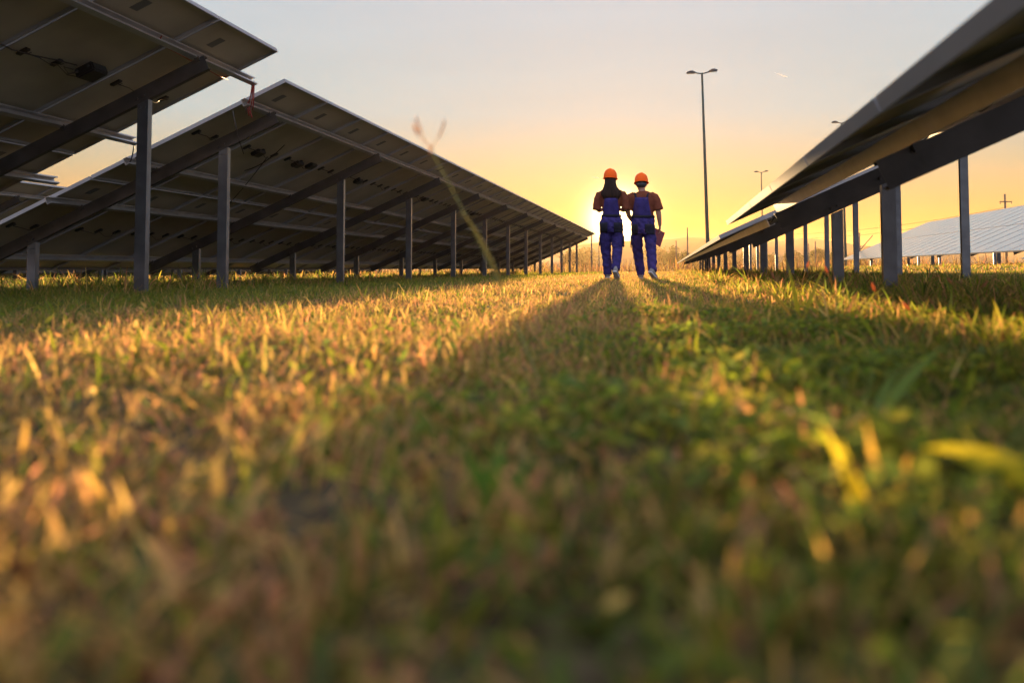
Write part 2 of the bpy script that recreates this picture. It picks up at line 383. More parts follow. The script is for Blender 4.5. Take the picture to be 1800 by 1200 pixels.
T_R1 = build_table('solar_table', (.465, 8.05 - 12 * 1.154, CAMZ + .405), 12, [12 * 1.154 - .75 - SP * i for i in range(4)][::-1], 2,
    'blurred nearest solar table overhead on the right with sunlit orange lower edge', 'solar tables in parallel rows', pur_ext=(.1, .12), yaw=R(-.18))
T_R2 = build_table('solar_table', (.47, 8.45, CAMZ + .30), 35, [.75 + SP * i for i in range(12)], 2,
    'long solar table right of the workers, its low edge meeting the tall grass', 'solar tables in parallel rows', pur_ext=(.1, .1), yaw=R(-.15))
build_table('solar_table', (8.8, 8.45, CAMZ + .46), 35, PY2, 0,
    'pale solar table in the distance at right, its glass face turned to the camera', 'solar tables in parallel rows')
build_table('solar_table', (17.3, 8.45, CAMZ + .50), 35, PY2, 0,
    'solar table glimpsed under the pale table at far right', 'solar tables in parallel rows')
build_table('solar_table', (-12.05 - W, 8.45, CAMZ + 1.66 - ST * SL), 35, PY2, 0,
    'second row solar table behind the long left one, seen at the left edge', 'solar tables in parallel rows')
build_table('solar_table', (-20.4 - W, 8.45, CAMZ + 1.55 - ST * SL), 35, PY2, 0,
    'third row solar table on the left, only its posts seen under the others', 'solar tables in parallel rows')

# --- control box and cables under the near left table
def on_plane(base, px, py, n=-.05):
    """local point of a pixel's ray on a table's plane"""
    o = Vector((0, 0, CAMZ)); d = (at(px, py, 1) - o); P0 = base.location + EZ * n
    t = (P0 - o).dot(EZ) / d.dot(EZ); return o + d * t - base.location
q = on_plane(T_L1, 158, 120); 
bm = bmesh.new(); box(bm, -.085, .085, -.10, .10, -.125, -.045); bmesh.ops.bevel(bm, geom=bm.edges[:], offset=.012, segments=2, affect='EDGES')
for k in (-.05, .05): tube(bm, [(k, -.10, -.08), (k, -.13, -.085)], .010, 8)
c = obj('control_box', bm, M['box'], T_L1); c.matrix_local = Matrix.Translation(q - EZ * -.05) @ TP
qs = [on_plane(T_L1, *p, -.045) for p in ((0, 77), (22, 88), (60, 98), (100, 106), (135, 115))]
bm = bmesh.new(); tube(bm, qs, .006, 6); obj('cable', bm, M['cable'], T_L1); bm = bmesh.new()
tube(bm, [on_plane(T_L1, 128, 122, -.1), on_plane(T_L1, 112, 118, -.13), on_plane(T_L1, 120, 130, -.12), on_plane(T_L1, 136, 127, -.1)], .006, 6)
obj('cable', bm, M['cable'], T_L1)
bm = bmesh.new(); tube(bm, [on_plane(T_L1, 285, 62, -.045), on_plane(T_L1, 278, 76, -.07), on_plane(T_L1, 330, 104, -.06), on_plane(T_L1, 385, 134, -.05), on_plane(T_L1, 400, 140, -.05)], .005, 6)
obj('cable', bm, M['redcable'], T_L1)
def w_of(base, s, y, n=-.08): return base.location + plane_pt(SL - s, y, n)
LL1 = 12 * 1.154
for i, (s, col, nm, lab) in enumerate(((.43, 'redcable', 'cable', 'red and black cables hanging between the upper purlin ends of the left tables'), (1.80, 'cable', 'cable', 'thin black cable looping between the lower purlin ends of the left tables'))):
    a = w_of(T_L1, s, LL1 + .26); b = w_of(T_L2, s, -.06); root = empty('cable_bundle' if i == 0 else 'cable_loop', a); tag(root, lab, 'cable')
    runs = [(sag(a, b, .05), .006)]
    if i == 0:
        for k in range(3): runs.append((sag(a + Vector((.01 * k, -.02, 0)), b + Vector((.02 * k, .04, -.03 * k)), .03 + .02 * k), .006))
        for k in range(3): runs.append(([b + Vector((.01 * k, 0, 0)), b + Vector((.02 * k - .02, .02, -.06)), b + Vector((.03 * k - .02, .03, -.10 - .02 * k))], .007))
    for k, (pts, rr) in enumerate(runs):
        bm = bmesh.new(); tube(bm, [p - a for p in pts], rr, 6); obj('cable', bm, M['cable' if k % 3 == 1 else col], root)
bm = bmesh.new(); p = w_of(T_L2, .6, -.02, -.05) - T_L2.location; tube(bm, [p + Vector((0, 0, -.02)), p + Vector((0, .1, -.25)), p + Vector((.0, .25, -.42))], .005, 6); obj('cable', bm, M['cable'], T_L2)
for a, b, d in (((500, 255), (430, 300), .05), ((470, 276), (380, 380), .04)):
    bm = bmesh.new(); tube(bm, sag(on_plane(T_L2, *a), on_plane(T_L2, *b), d), .006, 6); obj('cable', bm, M['cable'], T_L2)
for (px, py) in ((452, 268), (521, 288), (545, 291), (628, 318), (745, 350), (830, 376)):
    qn = on_plane(T_L2, px, py); bm = bmesh.new(); box(bm, -.05, .07, -.09, .09, -.09, -.04, 0, Matrix.Translation(qn + EZ * .05) @ TP)
    bmesh.ops.bevel(bm, geom=bm.edges[:], offset=.01, segments=2, affect='EDGES'); obj('control_box', bm, M['box'], T_L2)

# ------------------------------------------------------------------ people
def loft(bm, rings, n=20, ref=Vector((1, 0, 0))):
    """rings: (x, y, z, r_side, r_front); ring planes follow the chain"""
    P = [Vector(r_[:3]) for r_ in rings]; vr = []
    for i, r_ in enumerate(rings):
        t = (P[min(i + 1, len(P) - 1)] - P[max(i - 1, 0)]).normalized()
        rf = ref if abs(t.dot(ref)) < .9 else Vector((0, 1, 0))
        v = t.cross(rf).normalized(); u = v.cross(t).normalized()
        vr.append([bm.verts.new(P[i] + u * math.cos(2 * math.pi * k / n) * r_[3] + v * math.sin(2 * math.pi * k / n) * r_[4]) for k in range(n)])
    for a, b in zip(vr, vr[1:]):
        for k in range(n): bm.faces.new((a[k], a[(k + 1) % n], b[(k + 1) % n], b[k]))
    bm.faces.new(vr[0][::-1]); bm.faces.new(vr[-1]); 
def voxel(name, bm, vox, mats, parent, smooth_it=4, wrinkle=0.0, wscale=9.0):
    bmesh.ops.recalc_face_normals(bm, faces=bm.faces[:])
    o = obj(name, bm, mats, parent); md = o.modifiers.new('r', 'REMESH'); md.mode = 'VOXEL'; md.voxel_size = vox; md.use_smooth_shade = True
    ms = o.modifiers.new('s', 'SMOOTH'); ms.iterations = smooth_it; ms.factor = .5
    dg = bpy.context.evaluated_depsgraph_get(); me = bpy.data.meshes.new_from_object(o.evaluated_get(dg)); o.modifiers.clear(); o.data = me
    if wrinkle:
        nn = [v.normal.copy() for v in me.vertices]
        for v, nv in zip(me.vertices, nn):
            c = v.co; w = mnoise.noise(Vector((c.x * wscale * 1.6, c.y * wscale, c.z * wscale * 1.9 + c.x * 6))) + .5 * mnoise.noise(Vector((c.x * 30, c.y * 30, c.z * 38)))
            v.co = c + nv * w * wrinkle
    smooth(o); return o
def hand(bm, wrist, fdir, palm_n, side, curl, s=1.0):
    """palm and five bent fingers; fdir: fingers' direction, palm_n: out of the palm, side: towards the thumb"""
    w = Vector(wrist); f = Vector(fdir).normalized(); pn = Vector(palm_n).normalized(); sd = Vector(side).normalized()
    c = [w, w + f * .03 * s, w + f * .06 * s, w + f * .088 * s]
    loft(bm, [(*c[0], .026 * s, .019 * s), (*c[1], .034 * s, .017 * s), (*c[2], .040 * s, .015 * s), (*c[3], .039 * s, .012 * s)], 14, sd)
    for i, (off, ln) in enumerate(((.030, .072), (.010, .080), (-.011, .074), (-.030, .058))):
        p = w + f * .082 * s + sd * off * s; a = 0; pts = [p]
        for k, fr in enumerate((.45, .32, .23)):
            a += curl * (1, 1.2, .8)[k]; d = f * math.cos(a) + pn * math.sin(a); p = p + d * ln * fr * s; pts.append(p)
        loft(bm, [(*q_, r_, r_) for q_, r_ in zip(pts, (.0095, .009, .0083, .0068))], 8, sd)
    b = w + f * .025 * s + sd * .024 * s; d1 = (f * .7 + sd * .6 + pn * .4).normalized(); d2 = (f * .9 + sd * .15 + pn * .5).normalized()
    loft(bm, [(*b, .014, .013), (*(b + d1 * .035), .011, .011), (*(b + d1 * .035 + d2 * .045), .008, .008)], 8, pn)
def head_into(bm, c, yaw=0.0, tilt=0.0, s=1.0):
    """head with face (nose, brow, chin, lips, ears), looking to +y before yaw/tilt"""
    hb = bmesh.new()
    prof = [(-.118, .010, .035, .055), (-.105, .035, .045, .04), (-.08, .053, .070, .022), (-.04, .066, .086, .008), (0, .074, .094, 0), (.04, .077, .098, -.004), (.075, .070, .090, -.008), (.10, .048, .062, -.010), (.115, .015, .02, -.012)]
    loft(hb, [(0, y, z, a, b) for z, a, b, y in prof], 22)
    loft(hb, [(0, .085, .012, .010, .006), (0, .103, -.012, .013, .012), (0, .108, -.026, .014, .008), (0, .088, -.032, .012, .006)], 10)       # nose
    loft(hb, [(-.022, .078, -.052, .006, .008), (0, .092, -.052, .010, .009), (.022, .078, -.052, .006, .008)], 8, Vector((0, 0, 1)))           # lips
    loft(hb, [(-.05, .066, .022, .008, .008), (-.025, .086, .028, .010, .009), (.0, .088, .022, .008, .008), (.025, .086, .028, .010, .009), (.05, .066, .022, .008, .008)], 8, Vector((0, 0, 1)))
    for sx in (-1, 1):
        loft(hb, [(sx * .074, -.004, -.035, .005, .010), (sx * .083, -.008, -.01, .007, .018), (sx * .086, -.012, .012, .006, .018), (sx * .078, -.008, .028, .004, .008)], 10)
        loft(hb, [(sx * .03, .078, .004, .010, .006), (sx * .03, .088, .004, .006, .005)], 8, Vector((1, 0, 0)))                              # eye bulges
    T = Matrix.Translation(Vector(c)) @ Matrix.Rotation(yaw, 4, 'Z') @ Matrix.Rotation(tilt, 4, 'X') @ Matrix.Scale(s, 4)
    bmesh.ops.transform(hb, matrix=T, verts=hb.verts[:]); me = bpy.data.meshes.new('t'); hb.to_mesh(me); hb.free(); bm.from_mesh(me); bpy.data.meshes.remove(me)
def make_helmet(parent, c, yaw, tilt, s=1.0):
    T = Matrix.Translation(Vector(c)) @ Matrix.Rotation(yaw, 4, 'Z') @ Matrix.Rotation(tilt, 4, 'X') @ Matrix.Scale(s, 4)
    bm = bmesh.new(); n = 40; prev = None
    prof = [(1.0, .0), (1.0, .02), (.985, .045), (.94, .075), (.84, .105), (.68, .130), (.46, .147), (.22, .155), (.02, .157)]
    for f, z in prof:
        ring = []
        for k in range(n):
            a = 2 * math.pi * k / n; x, y = .112 * f * math.cos(a), .137 * f * math.sin(a)
            ridge = .010 * math.exp(-(x / .022) ** 2) * (1 if z > .05 else 0)
            ring.append(bm.verts.new((x, y, z + ridge)))
        if prev:
            for k in range(n): bm.faces.new((prev[k], prev[(k + 1) % n], ring[(k + 1) % n], ring[k])).smooth = True
        prev = ring
    bm.faces.new(prev)
    sh = obj('hard_hat', bm, M['helmet'], parent)
    bb = bmesh.new(); prev = None
    rings = []
    for f, dz in ((0.99, .010), (1.0, .004), (1.10, -.006), (1.11, -.010), (1.09, -.013), (.985, -.002)):
        ring = []
        for k in range(n):
            a = 2 * math.pi * k / n; peak = 1 + .22 * max(0, math.sin(a)) ** 3 * (1 if f > 1.05 else 0)
            ring.append(bb.verts.new((.112 * f * math.cos(a), .137 * f * math.sin(a) * peak, dz - (.012 * max(0, math.sin(a)) ** 3 if f > 1.05 else 0))))
        rings.append(ring)
    for a_, b_ in zip(rings, rings[1:] + rings[:1]):
        for k in range(n): bb.faces.new((a_[k], a_[(k + 1) % n], b_[(k + 1) % n], b_[k])).smooth = True
    br = obj('brim', bb, M['helmet'], sh)
    for m_ in (sh.data, br.data): m_.transform(T)
    md = sh.modifiers.new('t', 'SOLIDIFY'); md.thickness = .004
    return sh
def make_person(loc, rotz, label, P):
    base = empty('person', loc, (0, 0, rotz)); tag(base, label, 'person', 'two workers walking away')
    Z = P['torso']             # list of (x,y,z,rx,ry) from hips to neck
    def infl(rs, d, dy=None): return [(x, y, z, a + d, b + (dy if dy is not None else d)) for x, y, z, a, b in rs]
    # --- body, one continuous surface
    bm = bmesh.new(); loft(bm, infl(Z, -.012), 24)
    hx, hy, hz = P['head']; nk = P['neck']
    loft(bm, [(*nk[0], .065, .062), (*nk[1], .056, .058), (hx, hy - .005, hz - .05, .054, .062)], 18)
    head_into(bm, P['head'], P.get('hyaw', 0), P.get('htilt', 0), P['hs'])
    for leg in P['legs']: loft(bm, infl(leg['chain'], -.016), 16); foot_into(bm, leg, -.006)
    for arm in P['arms']:
        loft(bm, arm['chain'], 14); hand(bm, *arm['hand'])
    body = voxel('body', bm, .0062, M['skin'], base, 2)
    # --- shirt
    bm = bmesh.new(); T_ = [r_ for r_ in infl(Z, .006) if r_[2] > P['waist'] - .04]
    loft(bm, T_, 24)
    for arm in P['arms']:
        ch = arm['sleeve']; loft(bm, ch, 18)
    voxel('shirt', bm, .009, M['shirt'], base, 4, .006, 8)
    # --- trousers of the overall
    bm = bmesh.new(); T_ = [r_ for r_ in infl(Z, .016, .016) if r_[2] <= P['waist'] + .05]
    loft(bm, T_, 24)
    for leg in P['legs']: loft(bm, leg['chain'], 18)
    tr = voxel('overall_trousers', bm, .009, M['overall'], base, 3, .014, 8)
    # --- bibs that hug the torso, front and back
    zs = [r_[2] for r_ in Z]
    def tor(z): return [float(np.interp(z, zs, [r_[k] for r_ in Z])) for k in (0, 1, 3, 4)]
    def shell(name, mat, par, rows, off, sgn, th=.006):
        bm = bmesh.new(); grid = []
        for z, xa, xb in rows:
            cx, cy, rx, ry = tor(z); rx += .006; ry += .006; row = []
            for k in range(13):
                x = xa + (xb - xa) * k / 12; u = max(-.98, min(.98, (x - cx) / rx))
                row.append(bm.verts.new((x, cy + sgn * (ry * math.sqrt(1 - u * u) + off), z)))
            grid.append(row)
        for a, b in zip(grid, grid[1:]):
            for k in range(12): bm.faces.new((a[k], a[k + 1], b[k + 1], b[k])).smooth = True
        if sgn < 0: bmesh.ops.reverse_faces(bm, faces=bm.faces[:])
        bmesh.ops.recalc_face_normals(bm, faces=bm.faces[:])
        o = obj(name, bm, mat, par); md = o.modifiers.new('t', 'SOLIDIFY'); md.thickness = th; md.offset = 1; return o
    wz, tz = P['waist'], P['bibtop']; cx = P['bibx']
    for sgn, tw in ((-1, P['bibw']), (1, .10)):
        rows = []
        for i in range(9):
            t = i / 8; z = wz + (tz - wz) * t; hw = P['waistw'] * (1 - t) ** 1.25 * .93 + tw * (1 - (1 - t) ** 1.25)
            rows.append((z, cx - hw, cx + hw))
        shell('bib', M['overall'], base, rows, .010, sgn)
    # belt
    bm = bmesh.new(); c0 = tor(wz); loft(bm, [(c0[0], c0[1], wz - .022, c0[2] + .026, c0[3] + .026), (c0[0], c0[1], wz + .020, c0[2] + .024, c0[3] + .024)], 28); smooth(obj('belt', bm, M['dark'], base))
    # straps over the shoulders
    for sx in (-1, 1):
        bm = bmesh.new(); x0 = cx + sx * (P['bibw'] - .018); x1 = cx + sx * .115; pts = []
        zt = P['shz']
        for z, x in ((tz - .01, x0), (tz + .03, x0 + (x1 - x0) * .3), (tz + .065, x0 + (x1 - x0) * .7)):
            c_ = tor(z); u = min(.98, abs(x - c_[0]) / c_[2]); pts.append(Vector((x, c_[1] - (c_[3] + .016) * math.sqrt(1 - u * u) - .004, z)))
        pts.append(Vector((x1, tor(zt)[1] - .035, zt + .018))); pts.append(Vector((x1, tor(zt)[1] + .03, zt + .016)))
        for z, x in ((tz + .06, x0 + (x1 - x0) * .7), (tz - .01, x0)):
            c_ = tor(z); u = min(.98, abs(x - c_[0]) / c_[2]); pts.append(Vector((x, c_[1] + (c_[3] + .016) * math.sqrt(1 - u * u) + .004, z)))
        a = [bm.verts.new(p + Vector((-.018, 0, 0))) for p in pts]; b = [bm.verts.new(p + Vector((.018, 0, 0))) for p in pts]
        for i in range(len(a) - 1): bm.faces.new((a[i], a[i + 1], b[i + 1], b[i])).smooth = True
        o = obj('strap', bm, M['dark'], base); md = o.modifiers.new('t', 'SOLIDIFY'); md.thickness = .008; md.offset = 0; md2 = o.modifiers.new('b', 'SUBSURF'); md2.levels = md2.render_levels = 1
    # back pockets
    def pocket(x0, x1, z0, z1, name='back_pocket', y_in=None):
        bm = bmesh.new(); grid = []
        for i in range(6):
            z = z0 + (z1 - z0) * i / 5; row = []
            for k in range(7):
                x = x0 + (x1 - x0) * k / 6; h = None
                hit, loc_, nr, ix = tr.ray_cast(Vector((x, -1, z)), Vector((0, 1, 0)))
                row.append(bm.verts.new((x, (loc_.y if hit else -.1) - .006, z)))
            grid.append(row)
        for a, b in zip(grid, grid[1:]):
            for k in range(6): bm.faces.new((a[k], b[k], b[k + 1], a[k + 1])).smooth = True
        o = obj(name, bm, M['dark'], tr); md = o.modifiers.new('t', 'SOLIDIFY'); md.thickness = .010; md.offset = 0
    for pk in P['pockets']: pocket(*pk)
    # thigh pocket on the outer side
    for (x, y, z, w, h, d) in P['side_pockets']:
        bm = bmesh.new(); box(bm, x - d, x + d, y - w, y + w, z - h, z + h); bmesh.ops.bevel(bm, geom=bm.edges[:], offset=.012, segments=2, affect='EDGES'); obj('thigh_pocket', bm, M['dark'], tr)
    # shoes
    for leg in P['legs']:
        bm = bmesh.new(); foot_into(bm, leg, .004); sh = voxel('shoe', bm, .008, M['shoe'], base, 2)
        bm = bmesh.new(); sole_into(bm, leg); obj('sole', bm, M['sole'], sh)
    make_helmet(base, P['helmet'], P.get('hyaw', 0), P['helmtilt'], P['hs'] * 1.0)
    return base, body, tr
def foot_T(leg):
    a = Vector(leg['ankle']); return Matrix.Translation(a) @ Matrix.Rotation(leg['fyaw'], 4, 'Z') @ Matrix.Rotation(leg['fpitch'], 4, 'X')
def foot_into(bm, leg, d):
    T = foot_T(leg); rs = [((0, -.055, -.055), .030, .028), ((0, -.03, -.05), .036, .040), ((0, .03, -.05), .038, .040), ((0, .09, -.062), .045, .028), ((0, .15, -.070), .040, .020), ((0, .175, -.072), .02, .012)]
    rr = []
    for p, a, b in rs: q_ = T @ Vector(p); rr.append((*q_, a + d, b + d))
    loft(bm, rr, 14, (T.to_3x3() @ Vector((1, 0, 0))).normalized())
    k = T @ Vector((0, -.02, -.03)); k2 = T @ Vector((0, 0, .05)); loft(bm, [(*k, .036 + d, .040 + d), (*k2, .034 + d, .038 + d)], 14)
def sole_into(bm, leg):
    T = foot_T(leg); out_ = []
    for y, w in ((-.075, .022), (-.06, .034), (-.02, .037), (.03, .038), (.08, .045), (.13, .046), (.165, .034), (.18, .014)): out_.append((y, w))
    pts = [(w, y) for y, w in out_] + [(-w, y) for y, w in out_[::-1]]
    a = [bm.verts.new(T @ Vector((x, y, -.078))) for x, y in pts]; b = [bm.verts.new(T @ Vector((x, y, -.100))) for x, y in pts]
    bm.faces.new(a); bm.faces.new(b[::-1])
    for i in range(len(pts)): j = (i + 1) % len(pts); bm.faces.new((a[i], b[i], b[j], a[j]))
    bmesh.ops.recalc_face_normals(bm, faces=bm.faces[:])

# woman, 1.79 m to the top of the helmet
woman = dict(
    torso=[(-.0, 0, .76, .150, .115), (0, -.01, .84, .180, .135), (0, -.005, .92, .172, .125), (0, 0, 1.00, .140, .105), (0, 0, 1.08, .132, .100), (0, -.005, 1.18, .145, .108), (0, -.008, 1.28, .165, .110), (0, -.008, 1.36, .170, .100), (0, -.005, 1.41, .145, .080), (0, -.003, 1.45, .075, .065)],
    head=(-.015, .02, 1.600), neck=[(0, 0, 1.42), (-.005, .005, 1.50)], hs=.98, hyaw=R(-12), htilt=R(-4),
    waist=1.015, waistw=.150, bibtop=1.30, bibw=.105, bibx=0.0, shz=1.425,
    legs=[dict(chain=[(-.085, 0, .84, .100, .115), (-.095, .03, .66, .098, .105), (-.092, .07, .46, .082, .085), (-.075, .07, .28, .078, .082), (-.062, .05, .12, .070, .078), (-.060, .05, .055, .066, .074)], ankle=(-.060, .04, .100), fyaw=R(6), fpitch=0),
          dict(chain=[(.085, 0, .84, .102, .115), (.098, .0, .66, .098, .105), (.095, -.04, .46, .084, .085), (.085, -.14, .30, .078, .080), (.075, -.24, .17, .070, .074), (.075, -.27, .125, .066, .072)], ankle=(.078, -.27, .150), fyaw=R(-12), fpitch=R(-32))],
    arms=[dict(chain=[(-.17, 0, 1.385, .050, .050), (-.215, -.01, 1.27, .045, .045), (-.232, -.02, 1.13, .038, .040), (-.20, .10, 1.115, .034, .036), (-.13, .20, 1.14, .028, .028), (-.10, .24, 1.15, .025, .022)],
               hand=((-.10, .24, 1.15), (.55, .8, .1), (.3, -.1, .9), (0, .1, 1), .35, .92),
               sleeve=[(-.12, -.003, 1.40, .062, .062), (-.185, -.005, 1.37, .070, .068), (-.215, -.01, 1.29, .070, .068), (-.232, -.018, 1.19, .068, .066), (-.236, -.02, 1.115, .066, .066)]),
          dict(chain=[(.17, 0, 1.385, .050, .050), (.215, -.01, 1.27, .045, .045), (.232, -.02, 1.13, .038, .040), (.20, .10, 1.115, .034, .036), (.13, .20, 1.14, .028, .028), (.10, .24, 1.15, .025, .022)],
               hand=((.10, .24, 1.15), (-.55, .8, .1), (-.3, -.1, .9), (0, .1, 1), .35, .92),
               sleeve=[(.12, -.003, 1.40, .062, .062), (.185, -.005, 1.37, .070, .068), (.215, -.01, 1.29, .070, .068), (.232, -.018, 1.19, .068, .066), (.240, -.02, 1.115, .066, .066)])],
    pockets=[(-.185, -.060, .74, .90), (.045, .185, .74, .90)], side_pockets=[(.195, .0, .60, .06, .10, .016), (-.190, .02, .60, .05, .08, .010)],
    helmet=(-.012, .010, 1.640), helmtilt=R(-4))
man = dict(
    torso=[(0, 0, .74, .150, .115), (0, -.008, .82, .180, .130), (0, -.005, .90, .178, .125), (0, 0, 1.00, .168, .115), (0, 0, 1.08, .166, .115), (-.005, -.003, 1.18, .180, .120), (-.005, -.006, 1.27, .195, .120), (-.005, -.008, 1.34, .190, .105), (-.008, -.005, 1.385, .155, .085), (-.012, 0, 1.43, .080, .068)],
    head=(-.025, .035, 1.545), neck=[(-.012, 0, 1.39), (-.018, .012, 1.46)], hs=1.0, hyaw=R(6), htilt=R(-10),
    waist=1.015, waistw=.172, bibtop=1.325, bibw=.105, bibx=-.02, shz=1.40,
    legs=[dict(chain=[(-.09, 0, .82, .104, .115), (-.105, .06, .64, .100, .105), (-.095, .13, .45, .084, .088), (-.075, .15, .28, .078, .082), (-.05, .13, .12, .070, .078), (-.045, .13, .055, .066, .074)], ankle=(-.045, .12, .100), fyaw=R(4), fpitch=0),
          dict(chain=[(.09, 0, .82, .104, .115), (.115, -.02, .64, .098, .105), (.128, -.07, .45, .084, .086), (.140, -.17, .29, .078, .080), (.150, -.27, .155, .070, .074), (.152, -.295, .12, .067, .072)], ankle=(.158, -.30, .150), fyaw=R(-28), fpitch=R(-32))],
    arms=[dict(chain=[(-.185, 0, 1.35, .056, .056), (-.235, -.01, 1.25, .050, .050), (-.250, -.02, 1.11, .043, .043), (-.235, .06, 1.04, .038, .038), (-.20, .16, .98, .031, .031), (-.18, .20, .96, .027, .024)],
               hand=((-.18, .20, .96), (.5, .8, -.1), (.8, -.4, .2), (0, .1, 1), .5, 1.0),
               sleeve=[(-.13, -.003, 1.37, .068, .068), (-.20, -.005, 1.335, .078, .076), (-.235, -.01, 1.25, .080, .078), (-.252, -.018, 1.16, .080, .078), (-.256, -.02, 1.13, .080, .078)]),
          dict(chain=[(.185, 0, 1.35, .056, .056), (.225, -.01, 1.25, .050, .050), (.245, -.02, 1.12, .044, .044), (.262, -.01, 1.0, .041, .041), (.272, .02, .90, .031, .033), (.272, .03, .86, .025, .028)],
               hand=((.272, .03, .86), (.02, .05, -1), (-.9, -.1, .0), (-.1, 1, 0), .45, 1.0),
               sleeve=[(.12, -.003, 1.37, .068, .068), (.185, -.005, 1.335, .076, .074), (.22, -.01, 1.25, .078, .076), (.243, -.018, 1.17, .082, .080), (.254, -.02, 1.12, .084, .082)])],
    pockets=[(-.185, -.080, .72, .89), (.035, .185, .72, .89)], side_pockets=[(-.200, .04, .58, .05, .08, .008)],
    helmet=(-.024, .025, 1.583), helmtilt=R(-10))
DEP = 15.0
wx, wy = fwd(1075, DEP); mx_, my_ = fwd(1131, DEP + .05)
W_O, W_B, W_T = make_person((wx, wy, CAMZ - .155), R(2), 'woman with long dark hair, orange helmet and blue overalls, walking away on the left', woman)
M_O, M_B, M_T = make_person((mx_, my_, CAMZ - .165), R(0), 'man in orange helmet and blue overalls walking away, holding a red folder', man)
# woman's long hair
bm = bmesh.new(); rows = [(1.665, -.002, .086, .098), (1.61, -.022, .088, .098), (1.55, -.042, .092, .085), (1.49, -.060, .108, .074), (1.43, -.075, .142, .062), (1.385, -.085, .165, .055), (1.34, -.095, .148, .046), (1.305, -.098, .128, .036), (1.285, -.098, .095, .022)]
prev = None; n = 64
for z, y, a, b in rows:
    ring = []
    for k in range(n):
        th = 2 * math.pi * k / n; g = 1 + .035 * math.sin(th * 17 + z * 9) + .03 * math.sin(th * 29 - z * 14)
        dz = .018 * math.sin(th * 11) * (1 if z < 1.32 else 0)
        yy = b * g * math.sin(th); 
        if z > 1.52 and yy > 0: yy *= .45
        ring.append(bm.verts.new((-.012 + a * g * math.cos(th) + (.012 if z < 1.45 else 0), y + yy, z + dz)))
    if prev:
        for k in range(n): bm.faces.new((prev[k], ring[k], ring[(k + 1) % n], prev[(k + 1) % n])).smooth = True
    else: bm.faces.new(ring[::-1])
    prev = ring
bm.faces.new(prev); bmesh.ops.recalc_face_normals(bm, faces=bm.faces[:]); obj('hair', bm, M['hair'], W_O)
# man's short hair and helmet cradle
bm = bmesh.new(); loft(bm, [(-.025, .012, 1.505, .066, .070), (-.025, .010, 1.53, .078, .092), (-.025, .012, 1.56, .083, .100), (-.025, .018, 1.60, .082, .10)], 24)
for v in bm.verts:
    if v.co.y > .05: v.co.y = .05 + (v.co.y - .05) * .1
smooth(obj('hair', bm, M['greyhair'], M_O))
bm = bmesh.new(); prev = None
pts = [(-.025 + .088 * math.cos(a), .012 - .100 * abs(math.sin(a)), 1.545) for a in np.linspace(0, math.pi, 15)]
a_ = [bm.verts.new(p) for p in pts]; b_ = [bm.verts.new((p[0], p[1], p[2] + .022)) for p in pts]
for i in range(14): bm.faces.new((a_[i], a_[i + 1], b_[i + 1], b_[i]))
o = obj('helmet_strap', bm, M['strap'], M_O); o.modifiers.new('t', 'SOLIDIFY').thickness = .004
# red folder in the man's hand
fo = empty('folder', (mx_ + .235, my_ + .02, CAMZ - .165 + .675)); tag(fo, 'red folder with white pages held at the side by the man', 'folder')
bm = bmesh.new(); box(bm, -.004, .0, -.11, .11, -.15, .15); box(bm, .012, .016, -.11, .11, -.15, .15); box(bm, .0001, .0119, -.114, -.110, -.15, .15); bmesh.ops.bevel(bm, geom=[e for e in bm.edges], offset=.001, segments=1, affect='EDGES'); c1 = obj('cover', bm, M['folder'], fo)
bm = bmesh.new(); box(bm, .001, .011, -.105, .106, -.146, .146); c2 = obj('pages', bm, M['paper'], fo)
bm = bmesh.new(); box(bm, .0165, .018, -.05, -.01, -.12, -.06); c3 = obj('sticker', bm, M['paper'], c1)
fo.scale = (.84, .84, .84); fo.rotation_euler = (R(-24), R(-6), R(-62))

# ------------------------------------------------------------------ street lamps, poles, wires
def street_lamp(px, depth, top_py, arm, label, lean=0.0, thick=.10, yaw=0.0):
    x, y = fwd(px, depth); h = CAMZ + (472 - top_py) / FPX * depth + .35
    b = empty('street_lamp', (x, y, -.35), (0, lean, YAW + yaw)); tag(b, label, 'street lamp', 'street lamps beyond the array')
    bm = bmesh.new(); tube(bm, [(0, 0, 0), (0, 0, .9), (0, 0, h * .5), (0, 0, h)], [thick * 1.05, thick, thick * .75, thick * .5], 14); box(bm, -.2, .2, -.2, .2, 0, .04); obj('pole', bm, M['pole'], b)
    bm = bmesh.new(); tube(bm, [(-arm * .55, 0, h + .02), (-arm * .25, 0, h - .02), (0, 0, h - .04), (arm * .25, 0, h), (arm * .55, 0, h + .07)], .035, 8); obj('arm', bm, M['lamp'], b)
    for s in (-1, 1):
        bm = bmesh.new(); T = Matrix.Translation((s * arm * .72, 0, h + (.02 if s < 0 else .09))) @ Matrix.Rotation(-.05 * s - .04, 4, 'Y')
        box(bm, -arm * .27, arm * .27, -.13, .13, -.04, .05, 0, T); box(bm, -arm * .12, arm * .16, -.09, .09, .05, .10, 0, T)
        bmesh.ops.bevel(bm, geom=bm.edges[:], offset=.015, segments=2, affect='EDGES'); lh = obj('lamp_head', bm, M['lamp'], b)
        bm = bmesh.new(); box(bm, -arm * .2, arm * .2, -.10, .10, -.046, -.0405, 0, T); obj('lens', bm, M['lens'], lh)
street_lamp(1246, 46, 125, .78, 'tall dark green double street lamp right of the two workers', R(-1.3))
street_lamp(1342, 102, 302, .80, 'small distant double street lamp seen between the right solar tables', R(-.5), yaw=R(8))
street_lamp(1487, 64, 214, .70, 'street lamp mostly hidden behind the overhead right table, one arm showing', R(-.5))
